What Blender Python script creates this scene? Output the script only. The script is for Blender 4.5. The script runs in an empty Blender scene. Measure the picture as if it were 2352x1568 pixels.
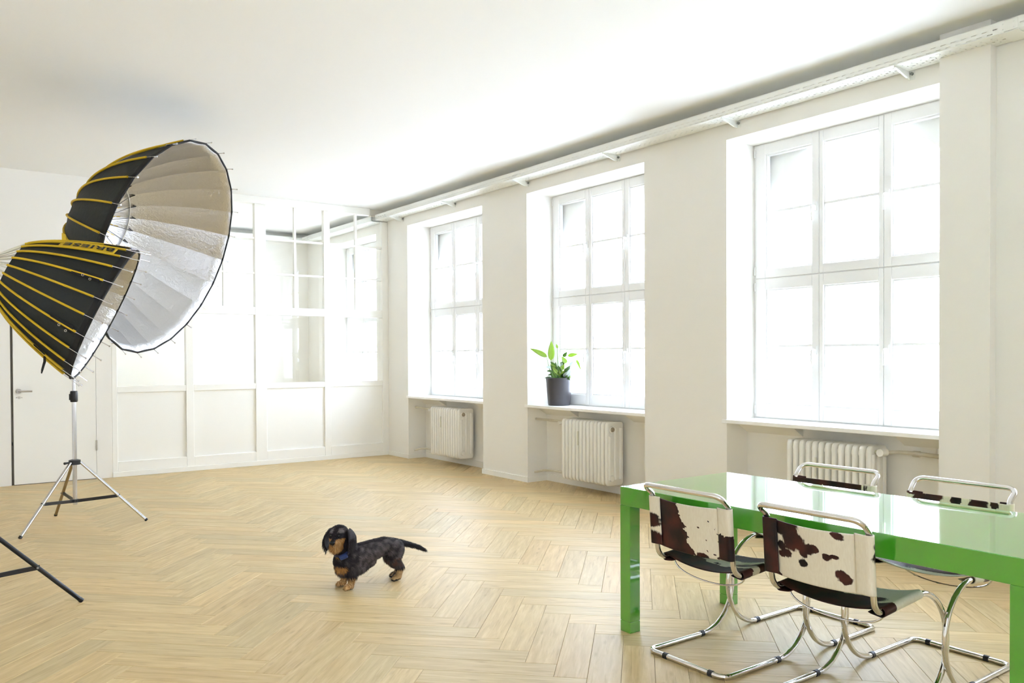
import bpy, bmesh, math, random
import numpy as np
from mathutils import Vector, Matrix, noise
PI = math.pi
rnd = random.Random(7)
SC = bpy.context.scene
COL = SC.collection

# ------------------------------------------------------------------ camera, sky, light, exposure
cam_d = bpy.data.cameras.new('camera'); cam = bpy.data.objects.new('camera', cam_d); COL.objects.link(cam)
F_PX, CY = 1892.14, 841.95
cam_d.sensor_width = 36.0; cam_d.lens = F_PX / 2352 * 36.0
cam_d.shift_y = (CY - 784.0) / 2352.0
cam_d.clip_start = 0.05; cam_d.clip_end = 300
RR = Vector((0.807484, -0.58987235, -0.00449484)); UU = Vector((0.01127814, 0.00781948, 0.99990583)); FW = Vector((0.58978165, 0.80745865, -0.01296677))
M = Matrix((RR, UU, -FW)).transposed().to_4x4(); M.translation = (0, 0, 1.4)
cam.matrix_world = M
SC.camera = cam

world = bpy.data.worlds.new('overcast_sky'); SC.world = world; world.use_nodes = True
wn = world.node_tree.nodes; wl = world.node_tree.links
wbg = wn['Background']; wbg.inputs['Color'].default_value = (0.856, 0.99, 1.26, 1); wbg.inputs['Strength'].default_value = 9.0
SC.view_settings.view_transform = 'Standard'; SC.view_settings.look = 'None'
SC.view_settings.gamma = 1.0; SC.view_settings.use_curve_mapping = False
SC.view_settings.exposure = 0.58
cy = SC.cycles
cy.max_bounces = 12; cy.diffuse_bounces = 8; cy.glossy_bounces = 5; cy.transmission_bounces = 6; cy.transparent_max_bounces = 16
cy.caustics_reflective = False; cy.caustics_refractive = False; cy.sample_clamp_indirect = 12.0
cy.use_denoising = True

XW, YP, ZC = 5.514, 10.535, 3.475          # window wall, partition wall, ceiling
XF = 5.868                                  # inner face of the window frames
XN = 5.786                                  # back of the niches under the sills
ZH, ZS = 3.192, 0.861                       # window head, sill
WIN = [(10.9, 12.70), (8.1395, 9.9634), (5.4575, 7.2607), (2.704, 4.5044), (-0.05, 1.75)]   # y ranges, the first one in the next room

sun_d = bpy.data.lights.new('sun', 'SUN'); sun_d.energy = 30.0; sun_d.angle = 0.01; sun_d.color = (0.91, 0.99, 1.20)
sun = bpy.data.objects.new('sun', sun_d); COL.objects.link(sun); sun.rotation_euler = (0, math.radians(-42), math.radians(-12))   # high over our own roof, on the street and the house opposite
def portal(y0, y1):
    d = bpy.data.lights.new('sky_portal', 'AREA'); d.shape = 'RECTANGLE'; d.size = ZH - ZS; d.size_y = y1 - y0; d.energy = 1.0
    d.cycles.is_portal = True
    o = bpy.data.objects.new('sky_portal', d); COL.objects.link(o)
    o.location = (6.0, (y0 + y1) / 2, (ZH + ZS) / 2); o.rotation_euler = (0, PI / 2, 0)
for a, b in WIN: portal(a, b)

# ------------------------------------------------------------------ helpers
def lin(c):
    return tuple((x / 12.92 if x <= 0.04045 else ((x + 0.055) / 1.055) ** 2.4) for x in c)
def rgb(r, g, b): return lin((r / 255, g / 255, b / 255))

def mat(name, color, rough=0.5, metal=0.0, spec=0.5, bump=None, var=None, coat=0.0, emis=None):
    m = bpy.data.materials.new(name); m.use_nodes = True
    nt = m.node_tree; n = nt.nodes; l = nt.links
    p = n['Principled BSDF']
    p.inputs['Base Color'].default_value = (*color, 1); p.inputs['Roughness'].default_value = rough
    p.inputs['Metallic'].default_value = metal; p.inputs['Specular IOR Level'].default_value = spec
    p.inputs['Coat Weight'].default_value = coat; p.inputs['Coat Roughness'].default_value = 0.03; p.inputs['Coat IOR'].default_value = 1.5
    if bump or var:
        tc = n.new('ShaderNodeTexCoord')
    if bump:
        sc, st = bump[:2]
        nz = n.new('ShaderNodeTexNoise'); nz.inputs['Scale'].default_value = sc; nz.inputs['Detail'].default_value = 4
        l.new(tc.outputs['Object'], nz.inputs['Vector'])
        b = n.new('ShaderNodeBump'); b.inputs['Strength'].default_value = st; b.inputs['Distance'].default_value = bump[2] if len(bump) > 2 else 0.005
        l.new(nz.outputs['Fac'], b.inputs['Height']); l.new(b.outputs['Normal'], p.inputs['Normal'])
    if var:
        sc, c2 = var
        nz = n.new('ShaderNodeTexNoise'); nz.inputs['Scale'].default_value = sc; nz.inputs['Detail'].default_value = 5
        l.new(tc.outputs['Object'], nz.inputs['Vector'])
        mx = n.new('ShaderNodeMix'); mx.data_type = 'RGBA'
        mx.inputs[6].default_value = (*color, 1); mx.inputs[7].default_value = (*c2, 1)
        l.new(nz.outputs['Fac'], mx.inputs[0]); l.new(mx.outputs[2], p.inputs['Base Color'])
    return m

class MB:
    """collects simple shapes into one mesh"""
    def __init__(s): s.v = []; s.f = []; s.mi = []; s.cur = 0
    def add(s, vs, fs):
        b = len(s.v); s.v += [tuple(v) for v in vs]; s.f += [tuple(i + b for i in f) for f in fs]; s.mi += [s.cur] * len(fs); return s
    def box(s, x0, x1, y0, y1, z0, z1):
        vs = [(x, y, z) for z in (z0, z1) for y in (y0, y1) for x in (x0, x1)]
        return s.add(vs, [(0, 2, 3, 1), (4, 5, 7, 6), (0, 1, 5, 4), (2, 6, 7, 3), (0, 4, 6, 2), (1, 3, 7, 5)])
    def obox(s, c, ax, ay, az, hx, hy, hz):
        c = Vector(c); ax, ay, az = (Vector(a).normalized() for a in (ax, ay, az))
        vs = [c + ax * hx * i + ay * hy * j + az * hz * k for k in (-1, 1) for j in (-1, 1) for i in (-1, 1)]
        return s.add(vs, [(0, 2, 3, 1), (4, 5, 7, 6), (0, 1, 5, 4), (2, 6, 7, 3), (0, 4, 6, 2), (1, 3, 7, 5)])
    def prism(s, pts, axis, a0, a1):
        """polygon in the two axes other than `axis`, extruded along it"""
        def mk(p, a): return {'x': (a, p[0], p[1]), 'y': (p[0], a, p[1]), 'z': (p[0], p[1], a)}[axis]
        n = len(pts); vs = [mk(p, a0) for p in pts] + [mk(p, a1) for p in pts]
        fs = [tuple(range(n))[::-1], tuple(range(n, 2 * n))] + [(i, (i + 1) % n, n + (i + 1) % n, n + i) for i in range(n)]
        return s.add(vs, fs)
    def tube(s, path, r, n=10, closed=False, caps=True):
        P = [Vector(p) for p in path]; m = len(P); rs = r if hasattr(r, '__len__') else [r] * m
        T = []
        for i in range(m):
            a = P[(i - 1) % m] if (closed or i > 0) else P[i]; b = P[(i + 1) % m] if (closed or i < m - 1) else P[i]
            t = b - a; T.append(t.normalized() if t.length > 1e-9 else Vector((0, 0, 1)))
        u = Vector((0, 0, 1)) if abs(T[0].z) < 0.9 else Vector((1, 0, 0))
        u = (u - T[0] * u.dot(T[0])).normalized(); vs = []; fr = []
        for i in range(m):
            if i:
                q = T[i - 1].rotation_difference(T[i]); u = q @ u; u = (u - T[i] * u.dot(T[i])).normalized()
            fr.append(u.copy())
        tw = 0.0
        if closed:
            q = T[-1].rotation_difference(T[0]); w = q @ fr[-1]
            tw = math.atan2(w.cross(fr[0]).dot(T[0]), w.dot(fr[0]))
        for i in range(m):
            u = fr[i]; w = T[i].cross(u); o = tw * i / m
            for k in range(n):
                a = 2 * PI * k / n + o; vs.append(P[i] + (u * math.cos(a) + w * math.sin(a)) * rs[i])
        fs = []
        for i in range(m if closed else m - 1):
            j = (i + 1) % m
            for k in range(n): fs.append((i * n + k, i * n + (k + 1) % n, j * n + (k + 1) % n, j * n + k))
        if caps and not closed: fs += [tuple(range(n))[::-1], tuple(range((m - 1) * n, m * n))]
        return s.add(vs, fs)
    def lathe(s, prof, c=(0, 0, 0), n=32, cap=True):
        vs = [(c[0] + r * math.cos(2 * PI * k / n), c[1] + r * math.sin(2 * PI * k / n), c[2] + z) for r, z in prof for k in range(n)]
        fs = [(i * n + k, i * n + (k + 1) % n, (i + 1) * n + (k + 1) % n, (i + 1) * n + k) for i in range(len(prof) - 1) for k in range(n)]
        if cap: fs += [tuple(range(n))[::-1], tuple(range((len(prof) - 1) * n, len(prof) * n))]
        return s.add(vs, fs)
    def disc_tube(s, a, b, r, n=16): return s.tube([a, b], r, n)
    def mesh(s, name, mats, smooth=False):
        me = bpy.data.meshes.new(name); me.from_pydata(s.v, [], s.f)
        for m in (mats if isinstance(mats, (list, tuple)) else [mats]): me.materials.append(m)
        if any(s.mi): me.polygons.foreach_set('material_index', s.mi)
        if smooth: me.polygons.foreach_set('use_smooth', [True] * len(s.f))
        me.update(); return me
    def build(s, name, mats, parent=None, smooth=False, bevel=0.0, seg=2, local=False, kind=None, label=None):
        o = bpy.data.objects.new(name, s.mesh(name, mats, smooth)); COL.objects.link(o)
        if bevel:
            b = o.modifiers.new('bevel', 'BEVEL'); b.width = bevel; b.segments = seg; b.limit_method = 'ANGLE'; b.harden_normals = False
        if smooth: smooth_by_angle(o)
        setp(o, parent, local)
        if kind: o['kind'] = kind
        if label: o['label'] = label
        return o
def smooth_by_angle(o, ang=0.7):
    me = o.data
    try:
        bm = bmesh.new(); bm.from_mesh(me)
        for e in bm.edges:
            if len(e.link_faces) == 2 and e.calc_face_angle(0) > ang: e.smooth = False
        bm.to_mesh(me); bm.free()
    except Exception: pass
WL = {}
def setp(o, parent, local=False):
    if parent is None: return
    o.parent = parent
    if not local:
        o.matrix_parent_inverse = Matrix.Translation(-WL.get(parent.name, Vector((0, 0, 0))))
        WL[o.name] = Vector((0, 0, 0)) if parent.name not in WL else WL[parent.name].copy() * 0
def tag(o, label=None, cat=None, group=None, kind=None):
    if label: o['label'] = label
    if cat: o['category'] = cat
    if group: o['group'] = group
    if kind: o['kind'] = kind
    return o
def thing(name, label, cat, loc=(0, 0, 0), rz=0.0, group=None, kind=None):
    o = bpy.data.objects.new(name, None); COL.objects.link(o); o.location = loc; o.rotation_euler = (0, 0, rz); o.empty_display_size = 0.1
    WL[o.name] = Vector(loc)
    return tag(o, label, cat, group, kind)
def copy_tree(o, parent=None):
    c = o.copy(); COL.objects.link(c)
    if parent is not None: c.parent = parent
    for ch in list(o.children): copy_tree(ch, c)
    return c
def fillet(pts, radii, seg=7, closed=False):
    P = [Vector(p) for p in pts]; n = len(P); out = []
    for i in range(n):
        r = radii[i]
        if r <= 0 or (not closed and i in (0, n - 1)): out.append(P[i]); continue
        a = (P[i - 1] - P[i]).normalized(); b = (P[(i + 1) % n] - P[i]).normalized()
        ang = a.angle(b); d = min(r / math.tan(ang / 2), (P[i - 1] - P[i]).length * 0.49, (P[(i + 1) % n] - P[i]).length * 0.49)
        rr_ = d * math.tan(ang / 2); c = P[i] + (a + b).normalized() * (rr_ / math.sin(ang / 2))
        u = (P[i] + a * d) - c; v = (P[i] + b * d) - c; th = u.angle(v)
        for k in range(seg + 1):
            t = k / seg; out.append(c + (u * math.sin((1 - t) * th) + v * math.sin(t * th)) / math.sin(th))
    return out

# ------------------------------------------------------------------ materials
WALL = mat('wall_paint', rgb(238, 236, 230), 0.75, bump=(90, 0.06, 0.002))
CEIL = mat('ceiling_paint', rgb(240, 240, 237), 0.8)
TRIM = mat('white_lacquer', rgb(243, 242, 236), 0.35, bump=(40, 0.02, 0.002))
PVC = mat('window_frame_white', rgb(232, 232, 230), 0.4, spec=0.3)
SILL = mat('sill_white', rgb(245, 245, 242), 0.3)
RADM = mat('radiator_enamel', rgb(236, 234, 227), 0.35)
PIPE = mat('pipe_paint', rgb(222, 217, 200), 0.45, var=(14, rgb(190, 180, 158)))
STEEL = mat('brushed_steel', rgb(190, 186, 180), 0.3, 1.0)
CHROME = mat('chrome', rgb(226, 224, 222), 0.07, 1.0)
BLACK = mat('black_plastic', rgb(24, 24, 26), 0.4)
BLACKF = mat('black_webbing', rgb(14, 13, 15), 0.75, bump=(300, 0.2, 0.002))
DARKGAP = mat('dark_gap', rgb(120, 116, 108), 0.7)
TRAYM = mat('cable_tray_white', rgb(240, 241, 236), 0.4)
BOLT = mat('zinc_bolt', rgb(150, 152, 150), 0.35, 1.0)
def make_glass():
    m = bpy.data.materials.new('clear_glass'); m.use_nodes = True; nt = m.node_tree; n = nt.nodes; l = nt.links
    for x in list(n): n.remove(x)
    o = n.new('ShaderNodeOutputMaterial'); t = n.new('ShaderNodeBsdfTransparent'); g = n.new('ShaderNodeBsdfGlossy'); mx = n.new('ShaderNodeMixShader'); fr = n.new('ShaderNodeFresnel')
    t.inputs['Color'].default_value = (0.985, 0.99, 0.985, 1); g.inputs['Roughness'].default_value = 0.0; g.inputs['Color'].default_value = (1, 1, 1, 1); fr.inputs['IOR'].default_value = 1.5
    ge = n.new('ShaderNodeNewGeometry'); inv = n.new('ShaderNodeMath'); inv.operation = 'SUBTRACT'; inv.inputs[0].default_value = 1.0; l.new(ge.outputs['Backfacing'], inv.inputs[1])
    ml = n.new('ShaderNodeMath'); ml.operation = 'MULTIPLY'; l.new(fr.outputs[0], ml.inputs[0]); l.new(inv.outputs[0], ml.inputs[1])   # only the outer skin of the sheet mirrors
    l.new(ml.outputs[0], mx.inputs[0]); l.new(t.outputs[0], mx.inputs[1]); l.new(g.outputs[0], mx.inputs[2]); l.new(mx.outputs[0], o.inputs[0])
    return m
GLASS = make_glass()

def make_wood():
    m = bpy.data.materials.new('oak_plank'); m.use_nodes = True; nt = m.node_tree; n = nt.nodes; l = nt.links; p = n['Principled BSDF']
    uv = n.new('ShaderNodeUVMap'); uv.uv_map = 'plank'
    at = n.new('ShaderNodeAttribute'); at.attribute_name = 'tint'
    mp = n.new('ShaderNodeMapping'); mp.inputs['Scale'].default_value = (1.5, 15, 1); l.new(uv.outputs[0], mp.inputs[0])
    g1 = n.new('ShaderNodeTexNoise'); g1.inputs['Scale'].default_value = 2.2; g1.inputs['Detail'].default_value = 7; g1.inputs['Roughness'].default_value = 0.62; g1.inputs['Distortion'].default_value = 0.35
    l.new(mp.outputs[0], g1.inputs[0])
    mp2 = n.new('ShaderNodeMapping'); mp2.inputs['Scale'].default_value = (2.2, 34, 1); l.new(uv.outputs[0], mp2.inputs[0])
    g2 = n.new('ShaderNodeTexNoise'); g2.inputs['Scale'].default_value = 1.6; g2.inputs['Detail'].default_value = 3; l.new(mp2.outputs[0], g2.inputs[0])
    mp3 = n.new('ShaderNodeMapping'); mp3.inputs['Scale'].default_value = (5.0, 16, 1); l.new(uv.outputs[0], mp3.inputs[0])
    kn = n.new('ShaderNodeTexVoronoi'); kn.inputs['Scale'].default_value = 0.8; l.new(mp3.outputs[0], kn.inputs[0])
    kr = n.new('ShaderNodeValToRGB'); kr.color_ramp.elements[0].position = 0.0; kr.color_ramp.elements[0].color = (1, 1, 1, 1); kr.color_ramp.elements[1].position = 0.16; kr.color_ramp.elements[1].color = (0, 0, 0, 1)
    l.new(kn.outputs['Distance'], kr.inputs[0])
    r1 = n.new('ShaderNodeValToRGB'); e = r1.color_ramp.elements
    e[0].position = 0.28; e[0].color = (*rgb(187, 161, 113), 1); e[1].position = 0.72; e[1].color = (*rgb(216, 194, 150), 1)
    x = e.new(0.5); x.color = (*rgb(202, 177, 128), 1)
    l.new(g1.outputs['Fac'], r1.inputs[0])
    r2 = n.new('ShaderNodeValToRGB'); r2.color_ramp.elements[0].position = 0.30; r2.color_ramp.elements[0].color = (0.62, 0.54, 0.45, 1); r2.color_ramp.elements[1].position = 0.42; r2.color_ramp.elements[1].color = (1, 1, 1, 1)
    l.new(g2.outputs['Fac'], r2.inputs[0])
    mu = n.new('ShaderNodeMix'); mu.data_type = 'RGBA'; mu.blend_type = 'MULTIPLY'; mu.inputs[0].default_value = 0.45
    l.new(r1.outputs[0], mu.inputs[6]); l.new(r2.outputs[0], mu.inputs[7])
    kx = n.new('ShaderNodeMix'); kx.data_type = 'RGBA'; kx.blend_type = 'MULTIPLY'; kx.inputs[7].default_value = (0.55, 0.47, 0.38, 1)
    kf = n.new('ShaderNodeMath'); kf.operation = 'MULTIPLY'; kf.inputs[1].default_value = 0.55; l.new(kr.outputs[0], kf.inputs[0]); l.new(kf.outputs[0], kx.inputs[0])
    l.new(mu.outputs[2], kx.inputs[6])
    tm = n.new('ShaderNodeMix'); tm.data_type = 'RGBA'; tm.blend_type = 'MULTIPLY'; tm.inputs[0].default_value = 1.0
    l.new(kx.outputs[2], tm.inputs[6]); l.new(at.outputs['Color'], tm.inputs[7])
    l.new(tm.outputs[2], p.inputs['Base Color'])
    rr_ = n.new('ShaderNodeMapRange'); rr_.inputs['To Min'].default_value = 0.38; rr_.inputs['To Max'].default_value = 0.52; l.new(g1.outputs['Fac'], rr_.inputs['Value']); l.new(rr_.outputs[0], p.inputs['Roughness'])
    p.inputs['Specular IOR Level'].default_value = 0.38
    b = n.new('ShaderNodeBump'); b.inputs['Strength'].default_value = 0.04; b.inputs['Distance'].default_value = 0.002
    l.new(g1.outputs['Fac'], b.inputs['Height']); l.new(b.outputs[0], p.inputs['Normal'])
    return m
OAK = make_wood()

# ------------------------------------------------------------------ floor: base slab and herringbone planks
fl = tag(MB().box(-2.0, 6.3, -3.1, 13.6, -0.25, -0.0105).build('floor', mat('screed', rgb(120, 98, 66), 0.8)), kind='structure')
PW, PLN = 0.1463, 0.7315
S2 = math.sqrt(0.5)
def ab(a, b): return (S2 * (a - b), S2 * (a + b))       # plank axes at 45 degrees to the room
def project(x, y, z=0.0):
    d = Vector((x, y, z - 1.4)); w = d.dot(FW)
    if w < 0.1: return None
    return 1176 + F_PX * d.dot(RR) / w, CY - F_PX * d.dot(UU) / w, w
planks = []
for i in range(-110, 140):
    for j in range(-14, 15):
        a0 = 3.856 + PW * i + PLN * j; b0 = 0.524 + PW * i - PLN * j
        for rect in ((a0, a0 + PLN, b0, b0 + PW, 0), (a0 + PLN, a0 + PLN + PW, b0 + PW - PLN, b0 + PW, 1)):
            cx, cyy = ab((rect[0] + rect[1]) / 2, (rect[2] + rect[3]) / 2)
            if -1.9 < cx < 6.1 and -2.9 < cyy < 13.8: planks.append((cx, cyy, rect))
def clip_poly(poly, xmax, ymax):
    for ax, lim in ((0, xmax), (1, ymax)):
        out = []
        for k in range(len(poly)):
            p, q = poly[k], poly[(k + 1) % len(poly)]
            if p[ax] <= lim: out.append(p)
            if (p[ax] <= lim) != (q[ax] <= lim):
                t = (lim - p[ax]) / (q[ax] - p[ax]); out.append(tuple(p[m] + (q[m] - p[m]) * t for m in range(len(p))))
        poly = out
        if len(poly) < 3: return []
    return poly
seen = []
for k, (cx, cyy, rect) in enumerate(planks):
    pr = project(cx, cyy); vis = 0.0
    if pr and -150 < pr[0] < 2500 and pr[1] < 1720: vis = 1.0 / pr[2] ** 3
    if vis and not (-20 < pr[0] < 2372 and pr[1] < 1585): vis *= 0.02
    seen.append((vis, k))
seen.sort(reverse=True)
def plank_geo(rect):
    a0, a1, b0, b1, o = rect; r = random.Random(int(a0 * 1000) * 7919 + int(b0 * 1000) + o)
    g = 0.0006; ch = 0.0012
    def corners(d): return [(a0 + d, b0 + d), (a1 - d, b0 + d), (a1 - d, b1 - d), (a0 + d, b1 - d)]
    off = (r.uniform(0, 40), r.uniform(0, 40)); flip = r.choice((1, -1))
    t = r.gauss(1.0, 0.045); w = r.gauss(0, 0.02); tint = (t + w, t, t - w, 1)
    def uvof(a, b): return (((a - a0) if o == 0 else (b - b0)) * flip + off[0], ((b - b0) if o == 0 else (a - a0)) + off[1])
    dz = r.uniform(-0.0002, 0.0002)
    rings = []
    for d, z in ((g, -0.0105), (g, -ch + dz), (g + ch, dz)):
        rings.append([(*ab(a, b), z, *uvof(a, b)) for a, b in corners(d)])
    return rings, tint
def plank_into(V, Fs, UV, TI, rect):
    rings, tint = plank_geo(rect)
    n0 = len(V)
    for ring in rings:
        cl = clip_poly(ring, 5.78, 13.44)
        if len(cl) < 3: return False
    rings = [clip_poly(r_, 5.78, 13.44) for r_ in rings]
    m = len(rings[0])
    if any(len(r_) != m for r_ in rings): rings = [rings[2]]; m = len(rings[0])
    for r_ in rings:
        for q in r_: V.append(q[:3]); UV.append(q[3:]); TI.append(tint)
    for k in range(len(rings) - 1):
        for q in range(m): Fs.append((n0 + k * m + q, n0 + k * m + (q + 1) % m, n0 + (k + 1) * m + (q + 1) % m, n0 + (k + 1) * m + q))
    Fs.append(tuple(n0 + (len(rings) - 1) * m + q for q in range(m)))
    return True
def plank_obj(V, Fs, UV, TI):
    me = bpy.data.meshes.new('plank'); me.from_pydata(V, [], Fs); me.materials.append(OAK)
    u = me.uv_layers.new(name='plank'); ca = me.color_attributes.new('tint', 'FLOAT_COLOR', 'POINT')
    vi = np.zeros(len(me.loops), dtype=np.int32); me.loops.foreach_get('vertex_index', vi)
    u.data.foreach_set('uv', np.array(UV, dtype=np.float32)[vi].ravel()); ca.data.foreach_set('color', np.array(TI, dtype=np.float32).ravel())
    o = bpy.data.objects.new('plank', me); COL.objects.link(o); o.parent = fl
    return o
rest = ([], [], [], [])
for q, (vis, k) in enumerate(seen):
    if q < 300 and vis > 0:
        one = ([], [], [], [])
        if plank_into(*one, planks[k][2]): plank_obj(*one)
    else: plank_into(*rest, planks[k][2])
plank_obj(*rest)['kind'] = 'stuff'
# ------------------------------------------------------------------ room shell
XL, YB, YE = -1.8, -2.8, 13.45              # unseen left and back walls set close for bounce light, end wall of the next room
tag(MB().box(XL - 0.2, XW, YB - 0.2, YE + 0.2, ZC, ZC + 0.3).build('ceiling', CEIL), kind='structure')
wr = MB()
edges = [YE + 0.2] + [v for a, b in WIN for v in (b, a)] + [YB - 0.2]
for k in range(0, len(edges), 2):            # piers between the windows, from floor to ceiling
    wr.box(XW, 6.0, edges[k + 1], edges[k], -0.2, ZC + 0.3)
for a, b in WIN:
    wr.box(XW, 6.0, a, b, ZH, ZC + 0.3)                            # lintel
    wr.box(XN, 6.0, a, b, -0.2, ZS - 0.03)                         # back of the radiator niche
wall_right = tag(wr.build('wall_right', WALL), kind='structure')
# outer masonry with round-arched openings, seen through the top panes
FACADE = mat('facade_render', rgb(250, 250, 248), 0.9)
def arch_poly(c, half, z0, zs, r, n=22):
    return [(c - half, z0)] + [(c - r * math.cos(PI * k / n), zs + r * math.sin(PI * k / n)) for k in range(n + 1)] + [(c + half, z0)]
for a, b in WIN:
    c = (a + b) / 2; lo, hi = c - 1.38, c + 1.38
    m = MB()
    arc = [(c - 0.9 * math.cos(PI * k / 24), 2.24 + 0.9 * math.sin(PI * k / 24)) for k in range(25)]
    for k in range(24):                       # the wall above the arch, one slab per step
        (y0, z0), (y1, z1) = arc[k], arc[k + 1]
        m.add([(x, y, z) for x in (5.955, 6.02) for y, z in ((y0, z0), (y1, z1), (y1, 3.8), (y0, 3.8))], [(0, 1, 2, 3), (4, 7, 6, 5), (0, 4, 5, 1), (3, 2, 6, 7)])
    m.box(6.001, 6.06, lo, c - 0.9, -0.2, 3.8); m.box(6.001, 6.06, c + 0.9, hi, -0.2, 3.8); m.box(6.001, 6.06, c - 0.9, c + 0.9, -0.2, ZS - 0.08)
    m.build('outer_arch', FACADE, wall_right)
tag(MB().box(XW - 0.08, XW + 0.05, 2.39, 2.7035, -0.0, ZC).build('trim_1', WALL), kind='structure')    # pilaster
LWN = []   # windows in the left wall, outside the picture
wlm = MB(); ex = [YB - 0.2] + [v for w in LWN for v in w] + [YE + 0.2]
for k in range(0, len(ex), 2): wlm.box(XL - 0.3, XL, ex[k], ex[k + 1], -0.2, ZC)
for a, b in LWN:
    wlm.box(XL - 0.3, XL, a, b, -0.2, ZS); wlm.box(XL - 0.3, XL, a, b, ZH, ZC)
    d = bpy.data.lights.new('sky_portal', 'AREA'); d.shape = 'RECTANGLE'; d.size = ZH - ZS; d.size_y = b - a; d.cycles.is_portal = True
    o = bpy.data.objects.new('sky_portal', d); COL.objects.link(o); o.location = (XL - 0.28, (a + b) / 2, (ZH + ZS) / 2); o.rotation_euler = (0, -PI / 2, 0)
tag(wlm.build('wall_left', WALL), kind='structure')
wb = MB()
BW_ADDED = [(-1.3, -0.2)]   # unseen window opening added behind the camera for fill light
ex = [XL] + [v for w in BW_ADDED for v in w] + [XW]
for k in range(0, len(ex), 2): wb.box(ex[k], ex[k + 1], YB - 0.3, YB, -0.2, ZC)
for a, b in BW_ADDED: wb.box(a, b, YB - 0.3, YB, -0.2, ZS); wb.box(a, b, YB - 0.3, YB, ZH, ZC)
tag(wb.build('wall_back', WALL), kind='structure')
for a, b in BW_ADDED:
    d = bpy.data.lights.new('sky_portal', 'AREA'); d.shape = 'RECTANGLE'; d.size = b - a; d.size_y = ZH - ZS; d.cycles.is_portal = True
    o = bpy.data.objects.new('sky_portal', d); COL.objects.link(o); o.location = ((a + b) / 2, YB - 0.28, (ZH + ZS) / 2); o.rotation_euler = (PI / 2, 0, 0)
tag(MB().box(XL, XW, YE, YE + 0.2, -0.2, ZC).build('wall_end', WALL), kind='structure')
tag(MB().box(1.70, 1.82, YP + 0.12, YE, -0.2, ZC).build('wall_side_added', WALL), kind='structure')        # side wall added to narrow and brighten the next room
# far wall with the door
DX0, DX1, DH = 0.905, 1.729, 2.12
wf = MB().box(XL, DX0 - 0.02, YP, YP + 0.12, -0.2, ZC).box(DX1 + 0.004, 1.90, YP, YP + 0.12, -0.2, ZC).box(DX0 - 0.02, DX1 + 0.004, YP, YP + 0.12, DH, ZC)
tag(wf.build('wall_far', WALL), kind='structure')
door = thing('door_1', None, None, (DX0, YP, 0), kind='structure')
MB().box(DX0 + 0.004, DX1, YP - 0.004, YP + 0.04, 0.007, DH - 0.004).build('door_leaf', TRIM, door, bevel=0.002)
MB().box(DX0 - 0.02, DX0 + 0.002, YP + 0.03, YP + 0.12, 0, DH).build('door_jamb', DARKGAP, door)
MB().box(DX0 + 0.004, DX1, YP + 0.0, YP + 0.04, -0.003, 0.0055).build('threshold', DARKGAP, door)
hd = MB().tube([(0.962, YP - 0.004, 1.037), (0.962, YP - 0.014, 1.037)], 0.026, 20).build('rosette', STEEL, door, smooth=True)
MB().tube(fillet([(0.962, YP - 0.012, 1.037), (0.962, YP - 0.055, 1.037), (1.085, YP - 0.055, 1.035)], [0, 0.016, 0]), 0.0095, 12).build('door_handle', STEEL, door, smooth=True)
MB().tube([(0.965, YP - 0.003, 0.965), (0.965, YP - 0.010, 0.965)], [0.013, 0.012], 14).build('keyhole', STEEL, door, smooth=True)
for dx in (-0.026, 0.026): MB().tube([(0.965 + dx, YP - 0.003, 0.965), (0.965 + dx, YP - 0.0065, 0.965)], 0.0035, 8).build('screw', BLACK, door)
for z in (0.33, 1.85): MB().tube([(DX1 + 0.004, YP - 0.012, z), (DX1 + 0.004, YP - 0.012, z + 0.12)], 0.008, 10).build('hinge', STEEL, door, smooth=True)
MB().box(DX0 - 0.012, DX0 - 0.004, YP + 0.026, YP + 0.03, 0.44, 0.475).build('strike_plate', BLACK, door)

# ------------------------------------------------------------------ glazed partition
part = thing('wall_partition', None, None, (1.90, YP, 0), kind='structure')
Y0, Y1 = YP, YP + 0.075
def ptr(name, x0, x1, z0, z1, y0=Y0, y1=Y1, bev=0.003): return MB().box(x0, x1, y0, y1, z0, z1).build(name, TRIM, part, bevel=bev, seg=1)
BAYS = [(1.957, 2.735), (2.825, 3.60), (3.745, 4.545), (4.632, 5.42)]
posts = [(1.90, 1.957), (2.735, 2.825), (3.60, 3.745), (4.545, 4.632), (5.42, XW)]
for a, b in posts: ptr('post', a, b, 0, 3.38, Y0 - 0.002)
ptr('fascia', 1.90, 5.236, 3.38, ZC, YP - 0.006, YP + 0.09)
MB().box(5.236, XW, YP + 0.045, YP + 0.09, 3.38, ZC).build('fascia', WALL, part)
for a, b in BAYS:
    ptr('bottom_rail', a, b, 0.06, 0.178); ptr('lower_rail', a, b, 0.990, 1.063); ptr('middle_rail', a, b, 1.948, 2.050)
    MB().box(a - 0.005, b + 0.005, YP + 0.022, YP + 0.05, 0.17, 1.0).build('panel', TRIM, part)
    mid = (a + b) / 2
    ptr('glazing_bar', mid - 0.015, mid + 0.015, 2.050, 3.38, YP + 0.012, YP + 0.06, 0.002)
    for z in (2.473, 2.926): ptr('glazing_bar', a, b, z, z + 0.026, YP + 0.014, YP + 0.058, 0.002)
    def pane(x0, x1, z0, z1): MB().box(x0, x1, YP + 0.036, YP + 0.040, z0, z1).build('pane', GLASS, part)
    pane(a, b, 1.063, 1.948)
    for x0, x1 in ((a, mid - 0.015), (mid + 0.015, b)):
        for z0, z1 in ((2.050, 2.473), (2.499, 2.926), (2.952, 3.38)): pane(x0, x1, z0, z1)
tag(MB().box(1.90, XW - 0.013, YP - 0.014, YP + 0.01, 0, 0.06).build('baseboard_far', TRIM, bevel=0.003), kind='structure')

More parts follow.
